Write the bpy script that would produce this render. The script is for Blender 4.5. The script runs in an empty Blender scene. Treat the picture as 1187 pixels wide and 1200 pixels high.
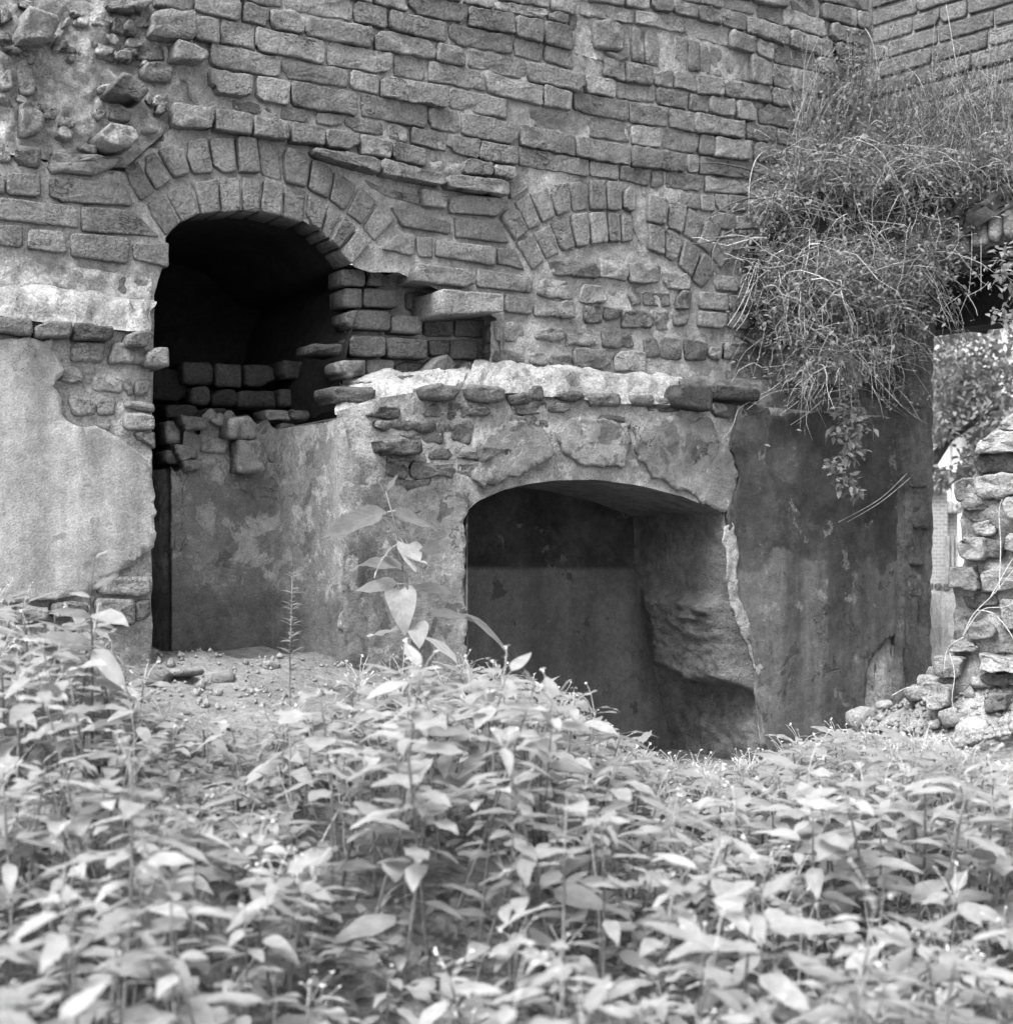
import bpy, math, random
import numpy as np
from mathutils import Vector, noise, Matrix
from mathutils.geometry import delaunay_2d_cdt

R = random.Random(7)
rad = math.radians
SC = bpy.context.scene
COL = SC.collection
E = 1.5          # eye height
F = 1726.0       # focal length in pixels of the 1187 px wide photograph
CX, HY = 593.5, 665.0

# ------------------------------------------------------------------ camera
cam_d = bpy.data.cameras.new('camera')
cam = bpy.data.objects.new('camera', cam_d)
COL.objects.link(cam)
cam.location = (0, 0, E)
cam.rotation_euler = (math.pi / 2, 0, 0)
cam_d.sensor_fit = 'VERTICAL'
cam_d.sensor_width = 55.0
cam_d.sensor_height = 55.0
cam_d.lens = 55.0 * F / 1200.0
cam_d.shift_y = (HY - 600.0) / 1200.0
cam_d.clip_start = 0.05
cam_d.clip_end = 500
cam_d.dof.use_dof = True
cam_d.dof.focus_distance = 4.7
cam_d.dof.aperture_fstop = 6.3
SC.camera = cam

# ------------------------------------------------------------------ light
world = bpy.data.worlds.new('World')
SC.world = world
world.use_nodes = True
wn = world.node_tree
wn.nodes.clear()
sky = wn.nodes.new('ShaderNodeTexSky')
sky.sky_type = 'NISHITA'
sky.sun_disc = False
SUN_EL, SUN_AZ = 58.0, 214.0      # azimuth: clockwise from +Y
sky.sun_elevation = rad(SUN_EL)
sky.sun_rotation = rad(SUN_AZ)
sky.dust_density = 4.0
bw = wn.nodes.new('ShaderNodeRGBToBW')      # black and white film
bg = wn.nodes.new('ShaderNodeBackground')
bg.inputs['Strength'].default_value = 0.15
wo = wn.nodes.new('ShaderNodeOutputWorld')
wn.links.new(sky.outputs[0], bw.inputs[0])
wn.links.new(bw.outputs[0], bg.inputs['Color'])
wn.links.new(bg.outputs[0], wo.inputs['Surface'])
sun_d = bpy.data.lights.new('sun', 'SUN')
sun_d.energy = 1.5
sun_d.angle = rad(28)
sun = bpy.data.objects.new('sun', sun_d)
COL.objects.link(sun)
sd = Vector((math.sin(rad(SUN_AZ)) * math.cos(rad(SUN_EL)), math.cos(rad(SUN_AZ)) * math.cos(rad(SUN_EL)), math.sin(rad(SUN_EL))))
sun.rotation_euler = sd.to_track_quat('Z', 'Y').to_euler()
vs = SC.view_settings
vs.view_transform = 'Standard'
vs.look = 'None'
vs.exposure = 1.62
vs.gamma = 1.0
vs.use_curve_mapping = False
SC.cycles.max_bounces = 5
SC.cycles.diffuse_bounces = 3
SC.cycles.use_adaptive_sampling = True
SC.cycles.adaptive_threshold = 0.02
SC.cycles.use_denoising = True

# ------------------------------------------------------------------ materials
class NT:
    def __init__(self, name):
        self.m = bpy.data.materials.new(name)
        self.m.use_nodes = True
        self.t = self.m.node_tree
        self.t.nodes.clear()
        self.out = self.n('ShaderNodeOutputMaterial')
    def n(self, typ, **kw):
        nd = self.t.nodes.new(typ)
        for k, v in kw.items():
            setattr(nd, k, v)
        return nd
    def l(self, a, b):
        self.t.links.new(a, b)
    def setin(self, nd, i, v):
        if hasattr(v, 'is_linked') or isinstance(v, bpy.types.NodeSocket):
            self.l(v, nd.inputs[i])
        else:
            nd.inputs[i].default_value = v
    def math(self, op, a, b=0.0, c=0.0, clamp=False):
        nd = self.n('ShaderNodeMath', operation=op, use_clamp=clamp)
        self.setin(nd, 0, a); self.setin(nd, 1, b); self.setin(nd, 2, c)
        return nd.outputs[0]
    def pos(self, sx=1, sy=1, sz=1):
        g = self.n('ShaderNodeNewGeometry')
        if (sx, sy, sz) == (1, 1, 1):
            return g.outputs['Position']
        v = self.n('ShaderNodeVectorMath', operation='MULTIPLY')
        self.l(g.outputs['Position'], v.inputs[0])
        v.inputs[1].default_value = (sx, sy, sz)
        return v.outputs[0]
    def noise(self, vec, scale, detail=4, rough=.55, dist=0):
        nd = self.n('ShaderNodeTexNoise')
        self.l(vec, nd.inputs['Vector'])
        nd.inputs['Scale'].default_value = scale
        nd.inputs['Detail'].default_value = detail
        nd.inputs['Roughness'].default_value = rough
        nd.inputs['Distortion'].default_value = dist
        return nd.outputs['Fac']
    def voro(self, vec, scale):
        nd = self.n('ShaderNodeTexVoronoi')
        self.l(vec, nd.inputs['Vector'])
        nd.inputs['Scale'].default_value = scale
        return nd.outputs['Distance']
    def ramp(self, x, lo, hi, a=0.0, b=1.0):
        nd = self.n('ShaderNodeMapRange')
        nd.interpolation_type = 'SMOOTHSTEP'
        self.setin(nd, 0, x)
        nd.inputs[1].default_value = lo; nd.inputs[2].default_value = hi
        nd.inputs[3].default_value = a; nd.inputs[4].default_value = b
        return nd.outputs[0]
    def mix(self, f, a, b):
        nd = self.n('ShaderNodeMix', data_type='FLOAT')
        self.setin(nd, 0, f); self.setin(nd, 2, a); self.setin(nd, 3, b)
        return nd.outputs[0]
    def bump(self, h, dist, strength=1.0, prev=None):
        nd = self.n('ShaderNodeBump')
        nd.inputs['Strength'].default_value = strength
        nd.inputs['Distance'].default_value = dist
        self.l(h, nd.inputs['Height'])
        if prev is not None:
            self.l(prev, nd.inputs['Normal'])
        return nd.outputs[0]
    def finish(self, val, normal=None, rough=.95, spec=.15):
        p = self.n('ShaderNodeBsdfPrincipled')
        if isinstance(val, float):
            p.inputs['Base Color'].default_value = (val, val, val, 1)
        else:
            self.l(val, p.inputs['Base Color'])
        p.inputs['Roughness'].default_value = rough
        p.inputs['Specular IOR Level'].default_value = spec
        if normal is not None:
            self.l(normal, p.inputs['Normal'])
        self.l(p.outputs[0], self.out.inputs[0])
        return self.m

def brick_mat(name, lo, hi, dust=.36, dustamt=.7, bumpd=.004):
    t = NT(name)
    p = t.pos()
    oi = t.n('ShaderNodeObjectInfo').outputs['Random']
    base = t.mix(oi, lo, hi)
    n1 = t.noise(p, 11, 6, .65)
    n2 = t.noise(p, 120, 4, .6)
    cr = t.noise(t.pos(1, 1, 2.2), 17, 3, .5, 1.6)
    crack0 = t.math('ADD', t.math('ABSOLUTE', t.math('SUBTRACT', cr, .5)), t.ramp(t.noise(p, 9, 2, .5), .45, .6, .1, 0))
    v = t.math('MULTIPLY', base, t.ramp(n1, .25, .75, .72, 1.28))
    v = t.math('MULTIPLY', v, t.ramp(n2, .3, .7, .72, 1.28))
    v = t.math('MULTIPLY', v, t.ramp(crack0, 0, .03, .5, 1))
    n3 = t.noise(p, 7, 7, .7, .4)
    d = t.math('MULTIPLY', t.ramp(n3, .57, .70), dustamt)
    v = t.mix(d, v, dust)
    n5 = t.noise(p, 23, 5, .7)
    v = t.mix(t.ramp(n5, .66, .74, 0, .55), v, lo * .45)
    b1 = t.noise(p, 38, 6, .68)
    pits = t.ramp(t.voro(p, 75), 0, .28)
    crack = t.ramp(crack0, 0, .03)
    h = t.math('ADD', t.math('MULTIPLY', b1, 1.5), t.math('MULTIPLY', pits, .35))
    h = t.math('ADD', h, t.math('MULTIPLY', crack, .35))
    nb = t.bump(h, bumpd * 2.2, 1.0)
    nb = t.bump(n2, .003, 1.0, nb)
    return t.finish(v, nb)

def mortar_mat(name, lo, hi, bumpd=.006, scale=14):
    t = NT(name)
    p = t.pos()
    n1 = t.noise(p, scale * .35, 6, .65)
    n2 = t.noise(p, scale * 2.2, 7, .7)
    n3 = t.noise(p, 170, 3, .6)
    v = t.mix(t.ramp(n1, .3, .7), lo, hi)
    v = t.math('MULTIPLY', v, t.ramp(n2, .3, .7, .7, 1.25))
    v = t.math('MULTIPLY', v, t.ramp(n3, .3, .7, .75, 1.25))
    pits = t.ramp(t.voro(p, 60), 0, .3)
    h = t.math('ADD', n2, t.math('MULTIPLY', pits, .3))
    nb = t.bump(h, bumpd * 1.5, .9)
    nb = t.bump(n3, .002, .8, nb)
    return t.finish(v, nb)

def plaster_mat(name, lo, hi, streak=.25, dark_above=None, blot=None, pale=None, bumpd=.003, dark_below=None):
    """weathered lime plaster; dark_above=(z, value): an old soot/paint line at that height"""
    t = NT(name)
    p = t.pos()
    n1 = t.noise(p, 3.2, 6, .6)
    v = t.mix(t.ramp(n1, .3, .7), lo, hi)
    st = t.noise(t.pos(6.5, 6.5, .55), 1.0, 5, .6)
    v = t.math('MULTIPLY', v, t.ramp(st, .3, .7, 1 - streak, 1 + streak))
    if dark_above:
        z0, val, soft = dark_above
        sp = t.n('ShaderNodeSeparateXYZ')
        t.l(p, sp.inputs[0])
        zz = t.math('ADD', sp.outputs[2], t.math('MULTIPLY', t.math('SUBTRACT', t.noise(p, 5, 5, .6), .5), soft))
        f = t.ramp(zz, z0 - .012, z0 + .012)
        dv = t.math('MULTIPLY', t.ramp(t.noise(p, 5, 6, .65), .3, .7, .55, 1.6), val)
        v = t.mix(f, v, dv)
    if blot:
        val, th = blot
        nb_ = t.noise(p, 6.5, 5, .6, .5)
        v = t.mix(t.ramp(nb_, th, th + .025, 0, .8), v, val)
    if pale:
        val, th = pale
        nb_ = t.noise(p, 9, 7, .7, .3)
        v = t.mix(t.ramp(nb_, th, th + .06, 0, .7), v, val)
    if dark_below:
        z0, val, soft = dark_below
        sp = t.n('ShaderNodeSeparateXYZ')
        t.l(p, sp.inputs[0])
        zz = t.math('ADD', sp.outputs[2], t.math('MULTIPLY', t.math('SUBTRACT', t.noise(p, 6, 5, .6), .5), soft))
        dv = t.math('MULTIPLY', t.ramp(t.noise(p, 7, 6, .65), .3, .7, .7, 1.35), val)
        v = t.mix(t.ramp(zz, z0 - .03, z0 + .03, 1, 0), v, dv)
    n2 = t.noise(p, 34, 7, .7)
    n3 = t.noise(p, 190, 3, .6)
    v = t.math('MULTIPLY', v, t.ramp(n2, .3, .7, .82, 1.18))
    v = t.math('MULTIPLY', v, t.ramp(n3, .3, .7, .8, 1.2))
    cr = t.noise(p, 4.2, 5, .6, .6)
    crk = t.math('ADD', t.math('ABSOLUTE', t.math('SUBTRACT', cr, .5)), t.ramp(t.noise(p, 2.6, 2, .5), .46, .58, .1, 0))
    crack = t.ramp(crk, 0, .006)
    v = t.math('MULTIPLY', v, t.ramp(crack, 0, 1, .55, 1))
    sm = t.noise(p, 60, 4, .7)
    v = t.mix(t.ramp(sm, .66, .74, 0, .5), v, lo * .4)
    h = t.math('ADD', n2, t.math('MULTIPLY', crack, .4))
    nb = t.bump(h, bumpd * 1.5, .9)
    nb = t.bump(n3, .0022, .9, nb)
    return t.finish(v, nb)

M = {}
M['brick'] = brick_mat('weathered_brick', .135, .25)
M['brick_side'] = brick_mat('cleaner_brick', .12, .19, .33, .6)
M['voussoir'] = brick_mat('arch_brick', .15, .215, .3, .5)
M['brick_dark'] = brick_mat('sooty_brick', .05, .09, .12, .4)  # dark brick tone, alcove and ledge end
M['brick_black'] = brick_mat('black_soot_brick', .022, .04, .05, .3)  # near-black brick set deep in the alcove
M['brick_mid'] = brick_mat('damp_brick', .09, .15, .3, .6)
M['brick_pale'] = brick_mat('pale_rubble', .26, .4, .5, .6, .006)
M['mortar'] = mortar_mat('lime_mortar', .24, .40, .008, 18)
M['mortar_white'] = mortar_mat('white_mortar', .2, .4, .012, 20)
M['mortar_damp'] = mortar_mat('damp_mortar', .07, .15, .01, 18)
M['mortar_rubble'] = mortar_mat('rubble_mortar', .24, .46, .011, 20)
M['soot'] = mortar_mat('soot_black_mortar', .016, .03)  # shade inside alcove and doorway head put into the mortar colour
M['soot_mid'] = mortar_mat('sooty_mortar', .04, .08)  # darker mortar for the top of the alcove infill
M['plaster_left'] = plaster_mat('grey_plaster', .24, .34, .34, None, (.17, .66), None, .002)
M['plaster_mid'] = plaster_mat('rough_pale_plaster', .15, .26, .2, None, (.10, .56), (.4, .57), .009)
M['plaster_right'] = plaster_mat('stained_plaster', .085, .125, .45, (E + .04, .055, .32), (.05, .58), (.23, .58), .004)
M['plaster_alcove'] = plaster_mat('alcove_plaster', .15, .24, .14, None, (.10, .58), (.36, .52), .008, (E - .08, .125, .16))
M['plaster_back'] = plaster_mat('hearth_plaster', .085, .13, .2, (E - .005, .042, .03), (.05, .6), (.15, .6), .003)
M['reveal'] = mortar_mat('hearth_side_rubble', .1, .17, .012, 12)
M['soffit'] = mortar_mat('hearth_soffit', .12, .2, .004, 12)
M['soil'] = mortar_mat('dusty_soil', .16, .25, .012, 16)
M['pale_soil'] = mortar_mat('lime_rubble', .22, .38, .012, 24)
M['wood'] = plaster_mat('old_beam', .02, .04, .3, None, None, None, .004)

def leaf_mat(name, val, var=.12, trans=.3):
    t = NT(name)
    oi = t.n('ShaderNodeObjectInfo').outputs['Random']
    uvn = t.n('ShaderNodeTexCoord').outputs['UV']
    sp = t.n('ShaderNodeSeparateXYZ')
    t.l(uvn, sp.inputs[0])
    ax = t.math('ABSOLUTE', t.math('SUBTRACT', sp.outputs[0], .5))
    vv = t.math('SUBTRACT', t.math('MULTIPLY', sp.outputs[1], 9.0), t.math('MULTIPLY', ax, 5.0))
    fr = t.math('FRACT', vv)
    side = t.ramp(t.math('ABSOLUTE', t.math('SUBTRACT', fr, .5)), .36, .5, 0, 1)
    mid = t.ramp(ax, .0, .05, 1, 0)
    vein = t.math('MAXIMUM', side, mid)
    p = t.pos()
    n = t.noise(p, 45, 4, .6)
    v = t.mix(oi, val * (1 - var), val * (1 + var))
    v = t.math('MULTIPLY', v, t.ramp(n, .3, .7, .86, 1.12))
    v = t.math('MULTIPLY', v, t.math('ADD', 1.0, t.math('MULTIPLY', vein, .13)))
    nb = t.bump(t.math('SUBTRACT', 1.0, vein), .0012, .6)
    pr = t.n('ShaderNodeBsdfPrincipled')
    t.l(v, pr.inputs['Base Color'])
    pr.inputs['Roughness'].default_value = .7
    pr.inputs['Specular IOR Level'].default_value = .2
    t.l(nb, pr.inputs['Normal'])
    tr = t.n('ShaderNodeBsdfTranslucent')
    t.l(v, tr.inputs['Color'])
    mx = t.n('ShaderNodeMixShader')
    mx.inputs[0].default_value = trans
    t.l(pr.outputs[0], mx.inputs[1]); t.l(tr.outputs[0], mx.inputs[2])
    t.l(mx.outputs[0], t.out.inputs[0])
    return t.m
M['leaf'] = leaf_mat('weed_leaf', .42, .2, .5)
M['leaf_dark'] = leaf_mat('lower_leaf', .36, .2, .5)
M['leaf_pale'] = leaf_mat('pale_leaf', .4, .15, .4)
M['leaf_vine'] = leaf_mat('creeper_leaf', .25, .4)
M['leaf_tree'] = leaf_mat('tree_leaf', .2, .4)
M['stem'] = mortar_mat('green_stem', .13, .2, .001, 30)
M['twig'] = mortar_mat('dry_twig', .3, .5, .001, 30)
M['twig_dark'] = mortar_mat('dark_stem', .07, .12, .001, 30)
M['straw'] = mortar_mat('straw', .45, .6, .001, 30)
M['flower'] = NT('white_petal').finish(.55)
M['bark'] = mortar_mat('tree_bark', .06, .1, .004, 20)
M['white_wall'] = plaster_mat('white_render', .62, .74, .06)

# ------------------------------------------------------------------ helpers
def mesh_obj(name, verts, faces, mat, parent=None, loc=None, smooth=True, uvs=None):
    me = bpy.data.meshes.new(name)
    me.from_pydata(verts, [], faces)
    if smooth:
        me.polygons.foreach_set('use_smooth', [True] * len(me.polygons))
    if mat is not None:
        me.materials.append(mat)
    if uvs is not None:
        ul = me.uv_layers.new(name='uv')
        li = np.empty(len(me.loops), dtype=np.int32)
        me.loops.foreach_get('vertex_index', li)
        ul.data.foreach_set('uv', np.asarray(uvs, dtype=np.float32)[li].ravel())
    me.update()
    o = bpy.data.objects.new(name, me)
    COL.objects.link(o)
    if loc is not None:
        o.location = loc
    if parent is not None:
        o.parent = parent
        o.matrix_parent_inverse = Matrix.Translation(-parent.matrix_basis.translation) if parent.matrix_basis.translation.length > 0 else Matrix()
    return o

def tag(o, label, cat, group=None, kind=None):
    o['label'] = label; o['category'] = cat
    if group: o['group'] = group
    if kind: o['kind'] = kind
    return o

def empty(name, loc=(0, 0, 0)):
    o = bpy.data.objects.new(name, None)
    o.empty_display_size = .1
    COL.objects.link(o)
    o.location = loc
    return o

def fbm(x, y, z=0.0, oct=4):
    return noise.fractal(Vector((x, y, z)), 1.0, 2.0, oct)

class Plane:
    def __init__(s, O, U, N):
        s.O = Vector(O); s.U = Vector(U).normalized(); s.N = Vector(N).normalized()
    def px(s, x, y, w=0.0):
        a = Vector(((x - CX) / F, 1.0))
        t = (s.O.dot(s.N) + w) / a.dot(s.N)
        X = a * t
        return ((X - s.O).dot(s.U), -(y - HY) / F * t)
    def P(s, u, v, w=0.0):
        q = s.O + s.U * u + s.N * w
        return Vector((q.x, q.y, v + E))
    def poly(s, pts, w=0.0):
        return [s.px(x, y, w) for x, y in pts]

UP = Plane((0, 5.0), (.8331, .5531), (.5531, -.8331))      # upper face of the long wall
_u, _v = UP.px(1022, 300)
CORNER = UP.O + UP.U * _u
RW = Plane(CORNER, (.678, -.735), (-.735, -.678))           # face of the side wall
DL = .14                                                     # lower face stands this far proud

def area(poly):
    return .5 * sum(poly[i][0] * poly[(i + 1) % len(poly)][1] - poly[(i + 1) % len(poly)][0] * poly[i][1] for i in range(len(poly)))

def outline(poly, step, rnd, jit, rr):
    """resample a polygon with cut corners and jitter (counter-clockwise result)"""
    if area(poly) < 0:
        poly = poly[::-1]
    out = []
    n = len(poly)
    for i in range(n):
        a = Vector(poly[i - 1]); b = Vector(poly[i]); c = Vector(poly[(i + 1) % n])
        la, lc = (a - b).length, (c - b).length
        ra = min(rnd * rr.uniform(.5, 1.5), .3 * la); rc = min(rnd * rr.uniform(.5, 1.5), .3 * lc)
        p0 = b + (a - b) * (ra / max(la, 1e-6)); p1 = b + (c - b) * (rc / max(lc, 1e-6))
        out += [p0, (p0 + p1 + b * 1.2) / 3.2, p1] if rnd > .009 else [p0, p1]
        k = max(1, int((lc - 2 * rc) / step))
        nxt = Vector(poly[(i + 1) % n])
        for j in range(1, k):
            out.append(p1 + (nxt - b) / max(lc, 1e-6) * ((lc - 2 * rc) * j / k))
    k_ = rr.uniform(0, 40)
    return [p + Vector((rr.uniform(-jit, jit) * .6 + jit * 1.6 * fbm(p.x * 22 + k_, p.y * 22, 1.0, 2), rr.uniform(-jit, jit) * .6 + jit * 1.6 * fbm(p.x * 22, p.y * 22 + k_, 5.0, 2))) for p in out]

def inset(pts, d):
    n = len(pts)
    c = sum(pts, Vector((0, 0))) / n
    res = []
    for i in range(n):
        t = pts[(i + 1) % n] - pts[i - 1]
        nn = Vector((-t.y, t.x))
        nn = nn.normalized() if nn.length > 1e-9 else Vector((0, 0))
        q = pts[i] + nn * d
        if (c - q).dot(c - pts[i]) < 0:
            q = c
        res.append(q)
    return res

def piece(name, poly, pl, w, depth, mat, parent, rnd=.007, jit=.0016, edge=.008, tilt=.02, rough=.0022, step=.028, seed=None, chip=.35):
    """one brick or stone: outline in the plane, rounded arris, uneven face"""
    rr = random.Random(seed if seed is not None else R.random())
    poly = list(poly)
    if rr.random() < chip:
        for _ in range(rr.choice([1, 1, 2])):
            i = rr.randrange(len(poly))
            a_, b_, c_ = Vector(poly[i - 1]), Vector(poly[i]), Vector(poly[(i + 1) % len(poly)])
            da, dc = min(.4 * (a_ - b_).length, rr.uniform(.008, .03)), min(.4 * (c_ - b_).length, rr.uniform(.008, .045))
            m_ = b_ + (a_ - b_).normalized() * da * .8 + (c_ - b_).normalized() * dc * .45
            poly[i:i + 1] = [tuple(b_ + (a_ - b_).normalized() * da), tuple(m_), tuple(b_ + (c_ - b_).normalized() * dc)]
    o = outline(poly, step, rnd, jit, rr)
    n = len(o)
    c = sum(o, Vector((0, 0))) / n
    tu, tv = rr.uniform(-tilt, tilt), rr.uniform(-tilt, tilt)
    so = rr.uniform(0, 50)
    def wf(p, k):
        return w + tu * (p.x - c.x) + tv * (p.y - c.y) + k
    # inner rings: the outline shrunk along the piece's own two axes
    le = max(range(len(poly)), key=lambda i: (Vector(poly[i]) - Vector(poly[i - 1])).length)
    ex = (Vector(poly[le]) - Vector(poly[le - 1])).normalized(); ey = Vector((-ex.y, ex.x))
    loc_ = [((p - c).dot(ex), (p - c).dot(ey)) for p in o]
    hx = max(abs(a_) for a_, _ in loc_); hy = max(abs(b_) for _, b_ in loc_)
    def ring_at(d):
        kx, ky = max(.15, 1 - d / hx), max(.15, 1 - d / hy)
        return [c + ex * (a_ * kx) + ey * (b_ * ky) for a_, b_ in loc_]
    def ring_s(k): return [c + (p - c) * k for p in ring_at(edge * 1.0)]
    rings = [(o, -depth), (o, -edge * 1.35), (o, -edge * .8), (ring_at(edge * .35), -edge * .2), (ring_at(edge * 1.0), 0.0), (ring_s(.9), .0), (ring_s(.45), .0004)]
    org = pl.P(c.x, c.y, w)
    vs_, fs = [], []
    def lump(p): return rough * 1.5 * fbm(p.x * 26 + so, p.y * 26, so, 3)
    for ri, (ring, k) in enumerate(rings):
        for p in ring:
            ww = (w - depth) if ri == 0 else wf(p, k + (0 if ri <= 1 else lump(p)) + rr.uniform(-.0004, .0004))
            vs_.append(pl.P(p.x, p.y, ww) - org)
    vs_.append(pl.P(c.x, c.y, wf(c, lump(c) + .001)) - org)
    for r in range(6):
        for i in range(n):
            j = (i + 1) % n
            fs.append((r * n + i, r * n + j, (r + 1) * n + j, (r + 1) * n + i))
    for i in range(n):
        fs.append((6 * n + i, 6 * n + (i + 1) % n, 7 * n))
    fs.append(tuple(range(n - 1, -1, -1)))
    # plane (U, Z, N) may be left handed: flip
    if pl.U.x * pl.N.y - pl.U.y * pl.N.x > 0:
        fs = [f[::-1] for f in fs]
    return mesh_obj(name, vs_, fs, mat, parent, org)

def pip(x, y, poly):
    ins = np.zeros(len(x), bool)
    n = len(poly)
    for i in range(n):
        x1, y1 = poly[i]; x2, y2 = poly[(i + 1) % n]
        if y1 == y2: continue
        c = ((y1 > y) != (y2 > y)) & (x < (x2 - x1) * (y - y1) / (y2 - y1) + x1)
        ins ^= c
    return ins

def resample(poly, step, jit=0.0, rr=R):
    out = []
    n = len(poly)
    for i in range(n):
        a = Vector(poly[i]); b = Vector(poly[(i + 1) % n])
        k = max(1, int((b - a).length / step))
        for j in range(k):
            p = a + (b - a) * (j / k)
            out.append((p.x + rr.uniform(-jit, jit), p.y + rr.uniform(-jit, jit)))
    return out

def sheet(name, poly, holes, pl, wfun, mat, parent, step=.03, jit=.0, back=0.0):
    """height field over an arbitrary outline in a plane; back>0 adds an edge skirt of that depth"""
    rings = [resample(poly, step, jit)] + [resample(h, step, jit) for h in holes]
    if area(rings[0]) < 0: rings[0] = rings[0][::-1]
    xs = [p[0] for p in rings[0]]; ys = [p[1] for p in rings[0]]
    gx = np.arange(min(xs), max(xs), step); gy = np.arange(min(ys), max(ys), step)
    X, Y = np.meshgrid(gx, gy)
    X = X.ravel() + np.random.RandomState(3).uniform(-.3, .3, X.size) * step
    Y = Y.ravel() + np.random.RandomState(4).uniform(-.3, .3, Y.size) * step
    keep = pip(X, Y, rings[0])
    for h in rings[1:]:
        keep &= ~pip(X, Y, h)
    pts = [Vector(p) for r in rings for p in r]
    edges = []
    k = 0
    for r in rings:
        m = len(r)
        edges += [(k + i, k + (i + 1) % m) for i in range(m)]
        k += m
    pts += [Vector((a, b)) for a, b in zip(X[keep], Y[keep])]
    v2, e2, f2, _, _, _ = delaunay_2d_cdt(pts, edges, [], 0, 1e-5)
    cx = np.array([sum(v2[i].x for i in f) / 3 for f in f2]); cy = np.array([sum(v2[i].y for i in f) / 3 for f in f2])
    ok = pip(cx, cy, rings[0])
    for h in rings[1:]:
        ok &= ~pip(cx, cy, h)
    fs = [tuple(f) for f, q in zip(f2, ok) if q]
    vs_ = [pl.P(p.x, p.y, wfun(p.x, p.y)) for p in v2]
    flip = pl.U.x * pl.N.y - pl.U.y * pl.N.x > 0
    a = fs[0]
    ccw = (v2[a[1]].x - v2[a[0]].x) * (v2[a[2]].y - v2[a[0]].y) - (v2[a[2]].x - v2[a[0]].x) * (v2[a[1]].y - v2[a[0]].y) > 0
    if flip == ccw:
        fs = [f[::-1] for f in fs]
    if back > 0:
        cnt = {}
        for f in fs:
            for i in range(3):
                e = (f[i], f[(i + 1) % 3])
                cnt[e] = cnt.get(e, 0) + 1
        bmap = {}
        def bk(i):
            if i not in bmap:
                bmap[i] = len(vs_)
                vs_.append(pl.P(v2[i].x, v2[i].y, wfun(v2[i].x, v2[i].y) - back))
            return bmap[i]
        for (a_, b_) in list(cnt):
            if (b_, a_) not in cnt:
                fs.append((b_, a_, bk(a_), bk(b_)))
    return mesh_obj(name, vs_, fs, mat, parent)

def lerp_line(line, x):
    if x <= line[0][0]:
        (x0, y0), (x1, y1) = line[0], line[1]
    elif x >= line[-1][0]:
        (x0, y0), (x1, y1) = line[-2], line[-1]
    else:
        for i in range(len(line) - 1):
            if line[i][0] <= x <= line[i + 1][0]:
                (x0, y0), (x1, y1) = line[i], line[i + 1]; break
    return y0 + (y1 - y0) * (x - x0) / (x1 - x0)

class MB:
    """collects tubes and leaves into one mesh"""
    def __init__(s): s.v = []; s.f = []; s.uv = []
    def tube(s, pts, r0, r1, k=4):
        b = len(s.v); n = len(pts)
        for i, p in enumerate(pts):
            t = (pts[min(i + 1, n - 1)] - pts[max(i - 1, 0)])
            t = t.normalized() if t.length > 1e-9 else Vector((0, 0, 1))
            a = t.orthogonal().normalized(); c = t.cross(a)
            r = r0 + (r1 - r0) * i / max(1, n - 1)
            for j in range(k):
                th = 2 * math.pi * j / k
                s.v.append(p + a * (math.cos(th) * r) + c * (math.sin(th) * r)); s.uv.append((.3, .5))
        for i in range(n - 1):
            for j in range(k):
                s.f.append((b + i * k + j, b + i * k + (j + 1) % k, b + (i + 1) * k + (j + 1) % k, b + (i + 1) * k + j))
        s.f.append(tuple(b + (n - 1) * k + j for j in range(k)))
    def add(s, verts, faces, uvs, mat4):
        b = len(s.v)
        s.v += [mat4 @ Vector(p) for p in verts]
        s.f += [tuple(b + i for i in f) for f in faces]
        s.uv += uvs
    def build(s, name, mat, parent=None, loc=None):
        return mesh_obj(name, s.v, s.f, mat, parent, loc, uvs=s.uv)

# ------------------------------------------------------------------ ground
CTRL = []
def gp(px, Y, h): CTRL.append(((px - CX) / F * Y, Y, h))
for a in [(-200, 1.2, -1.0), (593, 1.2, -1.02), (1400, 1.2, -1.0), (0, 2, -.84), (593, 2, -.86), (1187, 2, -.86),
          (0, 2.8, -.58), (250, 3, -.52), (500, 3, -.56), (800, 3, -.78), (1100, 3, -.72), (100, 3.6, -.36), (250, 3.9, -.34), (400, 4.0, -.36), (500, 4.0, -.46),
          (600, 4.2, -.62), (700, 4.4, -.74), (790, 4.7, -.76), (900, 4.9, -.76), (1000, 4.8, -.74), (1100, 4.6, -.66), (1187, 4.3, -.6),
          (200, 4.4, -.26), (300, 4.5, -.27), (380, 4.6, -.27), (450, 4.6, -.33), (250, 4.9, -.24), (548, 4.9, -.55), (700, 5.2, -.74), (790, 5.5, -.75), (900, 5.5, -.74), (1020, 5.6, -.68), (1090, 5.3, -.56), (1150, 5.0, -.48),
          (-300, 4, -.3), (1150, 7, -.55), (1200, 9, -.6), (1100, 8, -.6), (593, 9, -.6), (1300, 14, -.6), (300, 12, -.6)]:
    gp(*a)
_CA = np.array(CTRL)
def ground_h(x, y):
    d2 = (_CA[:, 0] - x) ** 2 + (_CA[:, 1] - y) ** 2 + 1e-4
    w = d2 ** -1.7
    return float((w * _CA[:, 2]).sum() / w.sum())
def ground_z(x, y):
    return E + ground_h(x, y) + .03 * fbm(x * 1.7, y * 1.7, 3.1) + .012 * fbm(x * 7, y * 7, 1.1)

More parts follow.
